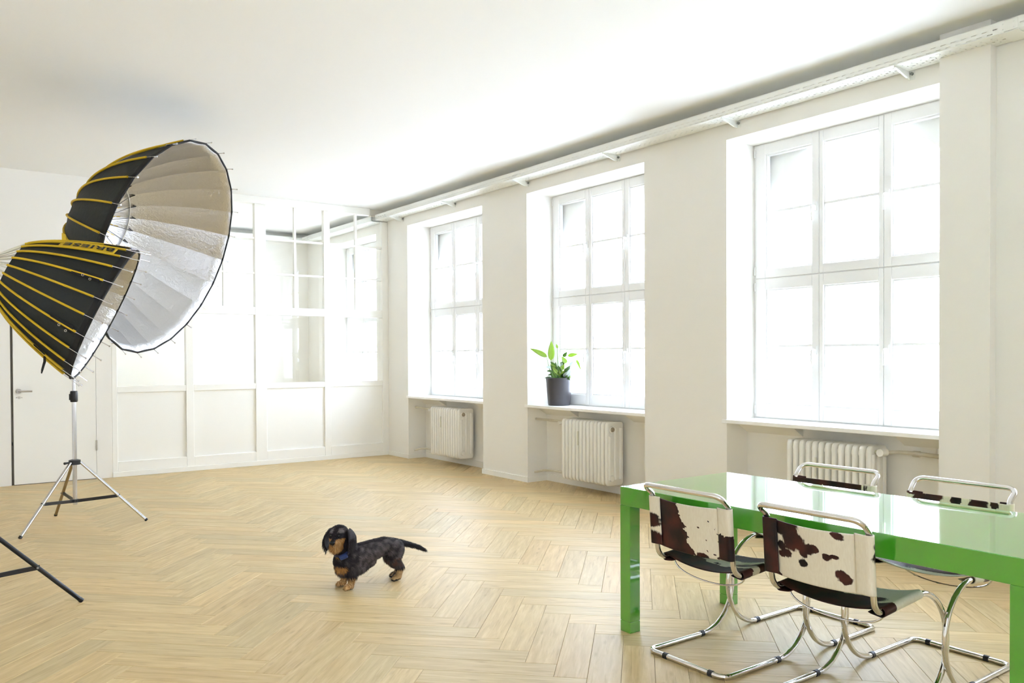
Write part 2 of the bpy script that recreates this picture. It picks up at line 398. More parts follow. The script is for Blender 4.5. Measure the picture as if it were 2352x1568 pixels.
# ------------------------------------------------------------------ windows
def ring(m, x0, x1, y0, y1, z0, z1, ws, we, wb_, wt):
    m.box(x0, x1, y0, y0 + ws, z0, z1); m.box(x0, x1, y1 - we, y1, z0, z1)
    m.box(x0, x1, y0 + ws, y1 - we, z0, z0 + wb_); m.box(x0, x1, y0 + ws, y1 - we, z1 - wt, z1); return m
def make_window(n, ya, yb):
    w = thing('window_%d' % n, None, None, (XF, (ya + yb) / 2, ZS), kind='structure')
    MB_ = ring(MB(), XF + 0.012, XF + 0.075, ya, yb, ZS, ZH, 0.02, 0.02, 0.006, 0.012); MB_.build('window_frame', PVC, w)
    MB().box(XF + 0.012, XF + 0.07, ya + 0.02, yb - 0.02, 2.036, 2.060).build('transom', PVC, w)
    # sill board, reaching a little past the reveal and just proud of the wall
    MB().box(XW - 0.010, XF + 0.02, ya, yb, ZS - 0.031, ZS).build('window_sill', SILL, w, bevel=0.004)
    MB().box(XW - 0.010, XW + 0.004, yb - 0.001, yb + 0.045, ZS - 0.031, ZS).build('window_sill', SILL, w, bevel=0.003)
    # wedge-shaped supports under the sill, with the gap above the radiator between them
    for y0, y1 in ((yb - 0.545, yb), (ya, ya + 0.42)):
        MB().prism([(XN + 0.01, ZS - 0.031), (XN - 0.09, ZS - 0.031), (XN - 0.07, ZS - 0.058), (XN, ZS - 0.118), (XN + 0.01, ZS - 0.118)], 'x', 0, 1)
        m = MB(); pts = [(XN + 0.01, ZS - 0.031), (XN - 0.15, ZS - 0.031), (XN, ZS - 0.120), (XN + 0.01, ZS - 0.120)]
        m.add([(x, y0, z) for x, z in pts] + [(x, y1, z) for x, z in pts], [(0, 1, 2, 3), (7, 6, 5, 4), (0, 4, 5, 1), (1, 5, 6, 2), (2, 6, 7, 3), (3, 7, 4, 0)])
        m.build('sill_support', WALL, w)
    ys = [(yb - 0.021, yb - 0.6314, 0.098, 0.061), (yb - 0.6314, yb - 1.1724, 0.037, 0.037), (yb - 1.1724, ya + 0.021, 0.061, 0.098)]
    for zi, (z0, z1, g0, gb, g1) in enumerate(((0.868, 2.045, 0.981, 1.462, 1.953), (2.052, 3.184, 2.125, 2.594, 3.095))):
        for ci, (y1, y0, wl_, wr_) in enumerate(ys):
            y0 += 0.0015; y1 -= 0.0015
            s = ring(MB(), XF, XF + 0.065, y0, y1, z0, z1, wr_, wl_, g0 - z0, z1 - g1).build('sash', PVC, w, bevel=0.0035, seg=1)
            b0, b1 = y0 + wr_, y1 - wl_
            ring(MB(), XF + 0.014, XF + 0.055, b0 - 0.002, b1 + 0.002, g0 - 0.002, g1 + 0.002, 0.014, 0.014, 0.014, 0.014).build('glazing_bead', PVC, s, bevel=0.002, seg=1)
            MB().box(XF + 0.008, XF + 0.055, b0, b1, gb, gb + 0.023).build('glazing_bar', PVC, s, bevel=0.004, seg=1)
            for za, zb in ((g0, gb), (gb + 0.023, g1)): MB().box(XF + 0.034, XF + 0.038, b0 + 0.01, b1 - 0.01, za + 0.002, zb - 0.002).build('pane', GLASS, s)
            zh_ = (2.588, 1.437)[1 - zi]
            if ci != 1:
                yh = y0 + wr_ * 0.5 if ci == 0 else y1 - wl_ * 0.5
                hm = MB().box(XF - 0.009, XF, yh - 0.015, yh + 0.015, zh_ - 0.035, zh_ + 0.035)
                hm.tube(fillet([(XF - 0.006, yh, zh_), (XF - 0.05, yh, zh_), (XF - 0.046, yh, zh_ - 0.118)], [0, 0.014, 0]), 0.0105, 10)
                hm.build('window_handle', PVC, s, smooth=True)
                yq = y1 + 0.004 if ci == 0 else y0 - 0.004
                for za in ((z0 + 0.03), (z1 - 0.10)):
                    MB().tube([(XF - 0.005, yq, za), (XF - 0.005, yq, za + 0.07)], 0.007, 8).build('hinge', PVC, s, smooth=True)
    return w
for n, (a, b) in zip((4, 1, 2, 3, 5), WIN): make_window(n, a, b)

# baseboards along the piers and inside the niches (one continuous run each)
bb = MB()
runs = [YP] + [v for a, b in WIN[1:] for v in (b, a)] + [YB]
for k in range(0, len(runs), 2):
    y1, y0 = runs[k], runs[k + 1]
    bb.box(XW - 0.013, XW, y0 - (0.013 if k + 2 < len(runs) else 0), y1 + (0.013 if k else 0), 0, 0.058)
for a, b in WIN[1:]:
    bb.box(XW, XN, b - 0.013, b, 0, 0.058); bb.box(XW, XN, a, a + 0.013, 0, 0.058); bb.box(XN - 0.013, XN, a + 0.013, b - 0.013, 0, 0.075)
tag(bb.build('baseboard_right', TRIM), kind='structure')

# ------------------------------------------------------------------ outside: street, house opposite, railing
tag(MB().box(6.4, 60, -40, 60, -1.6, -1.5).build('street', mat('pale_paving', rgb(205, 205, 205), 0.9)), kind='structure')
hs = thing('house', 'pale rendered house across the street seen through the panes', 'building', (24, 12, -1.5))
STONE = mat('pale_render', rgb(232, 230, 222), 0.9)
MB().box(24, 30, -25, 50, -1.5, 9).build('house_wall', STONE, hs)
for k in range(12):
    for z in (0.2, 3.6):
        y = -20 + k * 5.5
        wv = MB().box(23.9, 24.02, y, y + 1.6, z, z + 2.2).build('window', mat('far_window', rgb(205, 214, 218), 0.4) if not (k or z > 1) else bpy.data.materials['far_window'], hs)
fe = thing('railing', 'pale metal fence of upright bars across the street behind the middle window', 'fence', (15.5, 16.6, -1.5))
FEN = mat('fence_grey', rgb(150, 156, 152), 0.7)
for k in range(16): MB().box(15.5, 15.56, 14.4 + k * 0.34, 14.4 + k * 0.34 + 0.15, -0.1, 1.25).build('bar', FEN, fe)
MB().box(15.44, 15.62, 14.2, 20.0, -1.5, -0.1).build('plinth', FEN, fe)

# ------------------------------------------------------------------ cable tray on brackets along the ceiling
tray = thing('cable_tray', 'long white perforated cable tray on brackets below the ceiling above the windows', 'cable tray', (5.31, 3.0, 3.36))
def perforated(m, origin, du, dv, length, strips, period):
    """sheet in strips across dv; a strip with slots has (v0, v1, slot_len, offset)"""
    o = Vector(origin); du = Vector(du); dv = Vector(dv); n = int(length / period)
    for st in strips:
        v0, v1 = st[0], st[1]
        if len(st) == 2: cuts = [(0, length)]
        else:
            cuts = []; u = 0
            for k in range(n):
                c = k * period + st[3]; cuts.append((u, c - st[2] / 2)); u = c + st[2] / 2
            cuts.append((u, length))
        for a, b in cuts:
            if b - a < 1e-5: continue
            m.add([o + du * a + dv * v0, o + du * b + dv * v0, o + du * b + dv * v1, o + du * a + dv * v1], [(0, 1, 2, 3)])
def tray_piece(y0, y1, name, parent):
    L = y1 - y0; P = 0.0623; m = MB()
    perforated(m, (5.305, y0, 3.322), (0, 1, 0), (0, 0, 1), L, [(0, 0.006), (0.006, 0.0115, 0.031, 0.016), (0.0115, 0.0285), (0.0285, 0.0345, 0.031, 0.047), (0.0345, 0.070)], P)
    perforated(m, (5.305, y0, 3.322), (0, 1, 0), (1, 0, 0), L, [(0, 0.03), (0.03, 0.033, 0.04, 0.03), (0.033, 0.050), (0.050, 0.058, 0.012, 0.03), (0.058, 0.072), (0.072, 0.075, 0.04, 0.03), (0.075, 0.088), (0.088, 0.106, 0.008, 0.016), (0.106, 0.109), (0.109, 0.123, 0.018, 0.047), (0.123, 0.135), (0.135, 0.153, 0.008, 0.016), (0.153, 0.160), (0.160, 0.163, 0.04, 0.047), (0.163, 0.195)], P)
    m.add([(5.50, y0, 3.322), (5.50, y1, 3.322), (5.50, y1, 3.39), (5.50, y0, 3.39)], [(0, 1, 2, 3)])
    o = m.build(name, TRAYM, parent)
    s = o.modifiers.new('sheet', 'SOLIDIFY'); s.thickness = 0.0016; s.offset = 0
    return o
tray_piece(2.26, YP - 0.02, 'tray_section', tray); tray_piece(-2.75, 2.20, 'tray_section', tray)
MB().box(5.302, 5.3045, 2.18, 2.29, 3.325, 3.389).box(5.302, 5.50, 2.18, 2.29, 3.3165, 3.3205).build('joint_plate', TRAYM, tray, bevel=0.001)
for y in (2.205, 2.265):
    for z in (3.34, 3.372): MB().tube([(5.3025, y, z), (5.298, y, z)], 0.004, 8).build('bolt', TRAYM, tray)
for y in (10.09, 8.731, 7.233, 5.804, 4.386, 2.938, 0.9, -1.2):
    m = MB(); XB = XW - 0.0006; pts = [(XB, 3.322), (5.31, 3.3215), (5.31, 3.308), (XW - 0.05, 3.268), (XB, 3.262)]
    m.add([(x, y + 0.004, z) for x, z in pts] + [(x, y + 0.0065, z) for x, z in pts], [(4, 3, 2, 1, 0), (5, 6, 7, 8, 9)] + [(k, (k + 1) % 5, 5 + (k + 1) % 5, 5 + k) for k in range(5)])
    m.box(5.31, XB, y - 0.02, y + 0.0065, 3.3195, 3.3215)
    m.add([(5.31, y - 0.008, 3.3065), (5.31, y + 0.0065, 3.3065), (XW - 0.05, y + 0.0065, 3.2665), (XW - 0.05, y - 0.008, 3.2665), (5.31, y - 0.008, 3.3085), (5.31, y + 0.0065, 3.3085), (XW - 0.05, y + 0.0065, 3.2685), (XW - 0.05, y - 0.008, 3.2685)], [(0, 3, 2, 1), (4, 5, 6, 7), (0, 1, 5, 4), (2, 3, 7, 6), (1, 2, 6, 5), (0, 4, 7, 3)])
    m.box(XW - 0.003, XB, y - 0.03, y + 0.0065, 3.262, 3.322)
    br = m.build('bracket', TRAYM, tray)
    MB().tube([(XW - 0.003, y - 0.012, 3.30), (XW - 0.016, y - 0.012, 3.30)], 0.011, 6).build('bolt', BOLT, br)
sl = MB().box(5.262, 5.266, YP - 0.004, YP - 0.001, 3.312, 3.385).box(5.262, 5.50, YP - 0.004, YP - 0.001, 3.308, 3.312).build('tray_gap_frame', mat('dark_gap_edge', rgb(60, 58, 54), 0.6), tray)  # dark strips drawn for the shaded gap where the tray passes the partition
tn = thing('cable_tray', 'white cable tray in the next room seen through the partition glass', 'cable tray', (5.31, 12, 3.36))
tray_piece(YP + 0.12, 13.2, 'tray_section', tn)
MB().box(1.83, 5.5, 13.22, 13.225, 3.322, 3.392).box(1.83, 5.5, 13.22, YE, 3.318, 3.322).build('tray_section', TRAYM, tn)

# ------------------------------------------------------------------ radiators
NSEC = 13
def make_radiator(y1, where, plug, mirror):
    y0 = y1 - 0.715; xf, xb = 5.512, 5.738; z0, z1 = 0.112, 0.745
    r = thing('radiator', where, 'radiator', (xf, (y0 + y1) / 2, 0), group='column radiators under the windows')
    pitch = 0.715 / NSEC
    base = MB()
    n = 6
    def outline(d, rad):
        pts = []
        for cx, cz, a0 in ((xb - d - rad, z1 - d - rad, 0), (xf + d + rad, z1 - d - rad, 90), (xf + d + rad, z0 + d + rad, 180), (xb - d - rad, z0 + d + rad, 270)):
            pts += [(cx + rad * math.cos(math.radians(a0 + 90 * k / n)), cz + rad * math.sin(math.radians(a0 + 90 * k / n))) for k in range(n + 1)]
        return pts
    rows = [(0.010, 0.030, 0.0), (0.0025, 0.034, 0.005), (0.0, 0.035, 0.012), (0.0, 0.035, 0.025), (0.0025, 0.034, 0.032), (0.010, 0.030, 0.037)]
    for d, rad, y in rows: base.v += [(x, y, z) for x, z in outline(d, rad)]
    k_ = 4 * (n + 1)
    for i in range(len(rows) - 1): base.f += [(i * k_ + q, (i + 1) * k_ + q, (i + 1) * k_ + (q + 1) % k_, i * k_ + (q + 1) % k_) for q in range(k_)]
    base.f += [tuple(range(k_)), tuple(range((len(rows) - 1) * k_, len(rows) * k_))[::-1]]; base.mi = [0] * len(base.f)
    me = base.mesh('radiator_section', RADM, True)
    for k in range(NSEC):
        o = bpy.data.objects.new('radiator_section', me); COL.objects.link(o); setp(o, r); o.location = (0, y0 + k * pitch + 0.006, 0)
        if k == 0: smooth_by_angle(o)
    for yy in (y0 + 0.012, y1 - 0.021):
        for q in range(3): MB().tube([(xf + 0.04 + q * 0.073, yy, z0 + 0.06), (xf + 0.04 + q * 0.073, yy, z1 - (0.14 if plug and q == 0 else 0.06))], 0.020, 12).build('column', RADM, r, smooth=True)
    MB().tube([(xf + 0.05, y0 + 0.01, z1 - 0.06), (xf + 0.05, y1 - 0.02, z1 - 0.06)], 0.024, 12).build('hub', RADM, r, smooth=True); MB().tube([(xf + 0.05, y0 + 0.01, z0 + 0.06), (xf + 0.05, y1 - 0.02, z0 + 0.06)], 0.024, 12).build('hub', RADM, r, smooth=True)
    for y in (y0 + 0.14, y1 - 0.14):
        MB().box(xb - 0.02, XN - 0.014, y - 0.012, y + 0.012, z0 + 0.05, z0 + 0.075).build('wall_hook', RADM, r); MB().box(xb - 0.02, XN - 0.0006, y - 0.012, y + 0.012, z1 - 0.1, z1 - 0.075).build('wall_hook', RADM, r)
    yp = y0 - 0.004
    if plug:
        MB().tube([(xf + 0.062, yp + 0.004, z1 - 0.075), (xf + 0.062, yp - 0.006, z1 - 0.075)], [0.034, 0.031], 20).build('end_plug', RADM, r, smooth=True)
        MB().tube([(xf + 0.062, yp - 0.004, z1 - 0.075), (xf + 0.062, yp - 0.012, z1 - 0.075)], [0.026, 0.022], 18).build('plug_cap', mat('worn_plug', rgb(120, 96, 70), 0.5, var=(60, rgb(190, 180, 160))) if 'worn_plug' not in bpy.data.materials else bpy.data.materials['worn_plug'], r, smooth=True)
        MB().tube([(xf + 0.06, yp + 0.004, z0 + 0.075), (xf + 0.06, yp - 0.008, z0 + 0.075)], [0.034, 0.028], 20).build('end_plug', RADM, r, smooth=True)
    MB().box(xf - 0.004, xf + 0.01, y0 + 0.44, y0 + 0.452, z1 - 0.26, z1 - 0.12).build('meter', mat('meter_white', rgb(225, 222, 205), 0.5) if 'meter_white' not in bpy.data.materials else bpy.data.materials['meter_white'], r)
    return r, y0, z0, z1
for y1, lab, plug, s in ((9.388, 'white column radiator under the far window beside the partition', True, 1), (6.683, 'white column radiator under the middle window with the potted plant', True, 1), (3.936, 'white column radiator under the near window behind the green table', False, -1)):
    r, y0, z0, z1 = make_radiator(y1, lab, plug, s)
    if s > 0:
        wy = y1 + 0.555
        MB().tube([(5.63, wy + 0.018, z1 - 0.045), (5.63, y1 + 0.12, z1 - 0.045), (5.60, y1 + 0.05, z1 - 0.05), (5.575, y1 - 0.01, z1 - 0.06)], 0.013, 10).build('supply_pipe', PIPE, r, smooth=True)
        MB().tube([(5.585, y1 + 0.06, z1 - 0.05), (5.53, y1 + 0.06, z1 - 0.055)], [0.019, 0.017], 14).build('valve', RADM, r, smooth=True)
        MB().tube(fillet([(5.61, wy + 0.018, z0 - 0.004), (5.62, wy - 0.12, z0 + 0.03), (5.63, wy - 0.3, z0 + 0.045), (5.58, y1 - 0.005, z0 + 0.05)], [0, 0.08, 0.1, 0]), 0.012, 10).build('return_pipe', PIPE, r, smooth=True)
    else:
        MB().tube([(5.60, y0 - 0.055, z1 - 0.042), (5.53, y0 - 0.055, z1 - 0.042)], [0.030, 0.027], 20).build('valve', RADM, r, smooth=True)
        MB().tube([(5.58, y0 + 0.01, z1 - 0.045), (5.59, y0 - 0.05, z1 - 0.045), (5.66, y0 - 0.12, z1 - 0.04), (5.72, y0 - 0.2, z1 - 0.045), (5.74, y0 - 0.51, z1 - 0.06)], [0.014, 0.013, 0.013, 0.015, 0.017], 10).build('supply_pipe', PIPE, r, smooth=True)
        MB().tube([(5.733, y0 - 0.19, z1 - 0.05), (5.735, y0 - 0.235, z1 - 0.05)], 0.022, 12).build('pipe_joint', PIPE, r, smooth=True)
# ------------------------------------------------------------------ green table
GREEN = mat('green_lacquer', rgb(70, 156, 38), 0.06, spec=0.6, coat=1.0); GREEN.node_tree.nodes['Principled BSDF'].inputs['Coat IOR'].default_value = 1.75
TX0, TX1, TY0, TY1, TZ = 2.910, 3.748, 1.146, 3.056, 0.735
tb = thing('dining_table', 'glossy bright green parsons table with square legs', 'table', ((TX0 + TX1) / 2, (TY0 + TY1) / 2, 0))
MB().box(TX0, TX1, TY0, TY1, TZ - 0.093, TZ).build('tabletop', GREEN, tb, bevel=0.003)
for x in (TX0, TX1 - 0.07):
    for y in (TY0, TY1 - 0.07):
        lg = MB().box(x, x + 0.07, y, y + 0.07, 0.056, TZ - 0.093).build('leg', GREEN, tb, bevel=0.002)
        MB().box(x, x + 0.07, y, y + 0.07, 0.0, 0.0552).build('leg_foot', GREEN, lg, bevel=0.002)

# ------------------------------------------------------------------ cantilever chairs in cowhide
def make_hide():
    m = bpy.data.materials.new('cowhide'); m.use_nodes = True; nt = m.node_tree; n = nt.nodes; l = nt.links; p = n['Principled BSDF']
    a = n.new('ShaderNodeAttribute'); a.attribute_name = 'hide'
    tc = n.new('ShaderNodeTexCoord'); nz = n.new('ShaderNodeTexNoise'); nz.inputs['Scale'].default_value = 160; nz.inputs['Detail'].default_value = 3
    mp = n.new('ShaderNodeMapping'); mp.inputs['Scale'].default_value = (1, 1, 0.25); l.new(tc.outputs['Object'], mp.inputs[0]); l.new(mp.outputs[0], nz.inputs[0])
    ad = n.new('ShaderNodeMath'); ad.operation = 'MULTIPLY_ADD'; ad.inputs[1].default_value = 0.5; l.new(nz.outputs['Fac'], ad.inputs[0])
    sp = n.new('ShaderNodeSeparateColor'); l.new(a.outputs['Color'], sp.inputs[0]); l.new(sp.outputs[0], ad.inputs[2])
    rp = n.new('ShaderNodeValToRGB'); rp.color_ramp.elements[0].position = 0.66; rp.color_ramp.elements[1].position = 0.84
    rp.color_ramp.elements[0].color = (0, 0, 0, 1); rp.color_ramp.elements[1].color = (1, 1, 1, 1); l.new(ad.outputs[0], rp.inputs[0])
    big = n.new('ShaderNodeTexNoise'); big.inputs['Scale'].default_value = 9; big.inputs['Detail'].default_value = 6; l.new(tc.outputs['Object'], big.inputs[0])
    dk = n.new('ShaderNodeMix'); dk.data_type = 'RGBA'; dk.inputs[6].default_value = (*rgb(20, 8, 7), 1); dk.inputs[7].default_value = (*rgb(78, 32, 22), 1)
    cr = n.new('ShaderNodeMapRange'); cr.inputs['From Min'].default_value = 0.4; cr.inputs['From Max'].default_value = 0.75; l.new(big.outputs['Fac'], cr.inputs[0]); l.new(cr.outputs[0], dk.inputs[0])
    wt = n.new('ShaderNodeMix'); wt.data_type = 'RGBA'; wt.inputs[6].default_value = (*rgb(232, 226, 208), 1); wt.inputs[7].default_value = (*rgb(214, 204, 180), 1); l.new(nz.outputs['Fac'], wt.inputs[0])
    mx = n.new('ShaderNodeMix'); mx.data_type = 'RGBA'; l.new(rp.outputs[0], mx.inputs[0]); l.new(wt.outputs[2], mx.inputs[6]); l.new(dk.outputs[2], mx.inputs[7])
    l.new(mx.outputs[2], p.inputs['Base Color']); p.inputs['Roughness'].default_value = 0.6; p.inputs['Specular IOR Level'].default_value = 0.35
    b = n.new('ShaderNodeBump'); b.inputs['Strength'].default_value = 0.15; b.inputs['Distance'].default_value = 0.002; l.new(nz.outputs['Fac'], b.inputs['Height']); l.new(b.outputs[0], p.inputs['Normal'])
    return m
HIDE = make_hide()
STITCH = mat('stitching', rgb(110, 95, 85), 0.8)
def blob(u, v, L, seed):
    nx = noise.noise(Vector((u * 7, v * 6, seed))) * 0.030 + noise.noise(Vector((u * 24, v * 20, seed + 9))) * 0.014
    ny = noise.noise(Vector((u * 7, v * 6, seed + 30))) * 0.050 + noise.noise(Vector((u * 24, v * 20, seed + 39))) * 0.020
    best = -1.0
    for cu, cv, ru, rv in L:
        d = math.hypot((u + nx - cu) / ru, (v + ny - cv) / rv)
        best = max(best, 1.0 - d)
    return max(0.0, min(1.0, 0.5 + best * min(1.0, 4.0)))
def hide_A(u, v):                             # back of the first near chair, seen from behind
    w = noise.noise(Vector((v * 6, 3, 1))) * 0.05 + noise.noise(Vector((v * 19, 5, 2))) * 0.02
    if u < 0.135: return blob(u, v, [(0.075, 0.50, 0.075, 0.15), (0.07, 0.95, 0.13, 0.22)], 2)
    if u > 0.835: return 1.0 if v > 0.52 + noise.noise(Vector((u * 30, 0, 4))) * 0.12 + (0.10 if u < 0.9 else 0.0) * (0.5 - abs(u - 0.9)) else (0.0 if v < 0.5 or u > 0.86 else 0.8)
    if u < 0.42 + 0.13 * v + w: return 1.0
    return blob(u, v, [(0.62, 0.98, 0.06, 0.07), (0.77, 0.95, 0.02, 0.035), (0.70, 0.27, 0.008, 0.02), (0.79, 0.24, 0.010, 0.024), (0.61, 0.42, 0.008, 0.02), (0.75, 0.42, 0.006, 0.014), (0.67, 0.66, 0.008, 0.02), (0.77, 0.66, 0.012, 0.018), (0.83, 0.54, 0.007, 0.014), (0.68, 0.86, 0.008, 0.02), (0.81, 0.78, 0.011, 0.016), (0.73, 0.90, 0.011, 0.02), (0.77, 0.50, 0.006, 0.014)], 0.5)
def hide_B(u, v):
    if u < 0.135: return 1.0
    return blob(u, v, [(0.27, 0.08, 0.14, 0.16), (0.345, 0.27, 0.085, 0.20), (0.24, 0.43, 0.05, 0.08), (0.29, 0.55, 0.06, 0.08), (0.25, 0.60, 0.045, 0.06), (0.45, 0.39, 0.06, 0.08), (0.50, 0.37, 0.04, 0.07), (0.43, 0.47, 0.03, 0.06), (0.43, 0.65, 0.037, 0.085), (0.68, 0.07, 0.037, 0.065), (0.60, 0.45, 0.035, 0.065), (0.65, 0.43, 0.035, 0.055), (0.685, 0.73, 0.048, 0.10), (0.71, 0.80, 0.035, 0.08), (0.865, 0.32, 0.042, 0.20), (0.865, 0.90, 0.026, 0.12), (0.145, 0.03, 0.05, 0.08), (0.14, 0.30, 0.02, 0.09), (0.17, 1.0, 0.06, 0.05)], 5)
def hide_C(u, v):
    return blob(u, v, [(0.35, 0.4, 0.5, 1.3)], 7) if not (0.755 < u < 0.775 and v < 0.2) and not (0.37 < u < 0.38 and 0.1 < v < 0.25) and u < 0.83 else 0.0
def hide_D(u, v):
    k = [(0.03, 0.02, 0.04, 0.18), (0.15, 0.0, 0.07, 0.05), (0.22, 0.16, 0.06, 0.16), (0.31, 0.04, 0.07, 0.14), (0.46, 0.14, 0.034, 0.25), (0.63, 0.16, 0.075, 0.3), (0.77, 0.06, 0.045, 0.10), (0.88, 0.30, 0.06, 0.10), (0.97, 0.05, 0.022, 0.10), (0.1, 0.7, 0.14, 0.3), (0.5, 0.75, 0.2, 0.2), (0.9, 0.8, 0.1, 0.2)]
    return blob(u, v, k, 11)
def seat_pat(seed, dens, dark=0.0):
    rr2 = random.Random(seed); L = [(rr2.random(), rr2.random(), rr2.uniform(0.08, 0.26), rr2.uniform(0.06, 0.2)) for _ in range(dens)]
    return lambda u, v: 1.0 if v < dark * (1.35 - 0.9 * u) + noise.noise(Vector((u * 8, v * 8, seed))) * 0.16 else blob(u, v, L, seed)
CW = 0.2225; TR = 0.012
def rail_z(s): return 0.4585 - (0.38 - s) / 0.26 * 0.022
def post_x(z): return 0.046 - (z - 0.5) / 0.24 * 0.018
def sheet(rows, cols, fpos, fcol, name, parent, thick=0.0035):
    V = []; C = []
    for i in range(rows + 1):
        for j in range(cols + 1):
            V.append(fpos(j / cols, i / rows)); C.append(fcol(j / cols, i / rows))
    F = [(i * (cols + 1) + j, i * (cols + 1) + j + 1, (i + 1) * (cols + 1) + j + 1, (i + 1) * (cols + 1) + j) for i in range(rows) for j in range(cols)]
    me = bpy.data.meshes.new(name); me.from_pydata(V, [], F); me.materials.append(HIDE)
    ca = me.color_attributes.new('hide', 'FLOAT_COLOR', 'POINT'); ca.data.foreach_set('color', np.array([(c, c, c, 1) for c in C], dtype=np.float32).ravel())
    me.polygons.foreach_set('use_smooth', [True] * len(F))
    o = bpy.data.objects.new(name, me); COL.objects.link(o); o.parent = parent
    s = o.modifiers.new('leather', 'SOLIDIFY'); s.thickness = thick; s.offset = 1
    return o
def across(u, rad, sag):
    """cross-section of a sling: u 0..1 side to side, wrapped round both tubes. Returns (lateral, depth); depth<0 is the sag side"""
    e = 0.135
    if u < e or u > 1 - e:
        t = (u / e) if u < e else (1 - u) / e          # 0 at the loose flap edge, 1 at the top of the tube
        sg = 1 if u < e else -1
        if t < 0.45: y, d = CW - 0.052 + t / 0.45 * 0.052, -0.007 - (rad - 0.007) * (t / 0.45) ** 0.6
        else:
            a = -90 + (t - 0.45) / 0.55 * 180
            y, d = CW + rad * math.cos(math.radians(a)), rad * math.sin(math.radians(a))
        return sg * y, d
    w = (u - e) / (1 - 2 * e) * 2 - 1
    return -w * CW, rad - sag * (1 - w * w) ** 0.9 - 0.0 * w
def make_chair(loc, rz, label, back_pat, seat_fn, front_view):
    c = thing('cantilever_chair', label, 'chair', loc, rz, 'cantilever chairs around the green table')
    half = [(0, 0, TR), (0, CW, TR)]; rad = [0, 0.042]
    arc = [(0.38 + 0.2235 * math.sin(math.radians(a)), CW, 0.235 - 0.2235 * math.cos(math.radians(a))) for a in range(0, 181, 6)]
    half += arc; rad += [0] * len(arc)
    half += [(0.068, CW, 0.431), (0.030, CW, 0.745), (-0.034, CW + 0.006, 0.797), (-0.034, 0, 0.797)]; rad += [0.062, 0.05, 0.04, 0]
    p1 = fillet(half, rad, 8); p2 = [Vector((q.x, -q.y, q.z)) for q in reversed(p1)][1:-1]
    MB().tube(p1 + p2, TR, 14, closed=True).build('frame', CHROME, c, smooth=True, local=True)
    # back sling (from behind, u runs left to right: local +y is left when looking along +x)
    def fb(u, v):
        y, d = across(u, 0.0155, 0.036 + 0.012 * (1 - v)); z = 0.738 - v * 0.226 - (0.010 * (1 - ((u - 0.5) * 2) ** 2) if 0.135 < u < 0.865 else 0)
        return (post_x(z) + (d if True else 0) * 1.0, y, z)
    def fb2(u, v): x, y, z = fb(u, v); return (x, y, z)
    pat = back_pat if not front_view else (lambda u, v: back_pat(1 - u, v))
    bk = sheet(34, 110, lambda u, v: fb2(u, v), pat, 'backrest', c)
    # seat sling
    def fs(u, v):
        s = 0.112 + v * 0.272; y, d = across(u, 0.0155, 0.034); return (s, y, rail_z(s) + d)
    sheet(30, 90, fs, seat_fn, 'seat', c)
    bow = [(0.16, CW * math.cos(a) * 0.93, rail_z(0.16) - 0.012 - 0.075 * math.sin(a) ** 0.8) for a in [PI * k / 24 for k in range(25)]]
    MB().tube(bow, 0.0042, 8).build('stretcher', CHROME, c, smooth=True, local=True)
    for x, y, ax in ((0, 0.115, 1), (0, -0.15, 1), (0.372, CW, 0), (0.372, -CW, 0)):
        a = (x, y - 0.011, TR) if ax else (x - 0.011, y, TR); b = (x, y + 0.011, TR) if ax else (x + 0.011, y, TR)
        MB().tube([a, b], TR + 0.0025, 14).build('floor_glide', BLACK, c, local=True)
    return c
make_chair((2.805, 2.53, 0), 0, 'chrome cantilever chair with half dark brown half white cowhide back, nearest the table end', hide_A, seat_pat(3, 8, 0.42), False)
make_chair((2.805, 1.886, 0), 0, 'chrome cantilever chair with white cowhide back scattered with brown spots', hide_B, seat_pat(8, 6, 0.55), False)
make_chair((3.95, 2.503, 0), PI, 'chrome cantilever chair with almost all dark brown cowhide back beyond the table', hide_C, seat_pat(21, 12), True)
make_chair((3.95, 1.862, 0), PI, 'chrome cantilever chair with patchy brown and white cowhide back beyond the table', hide_D, seat_pat(34, 6), True)

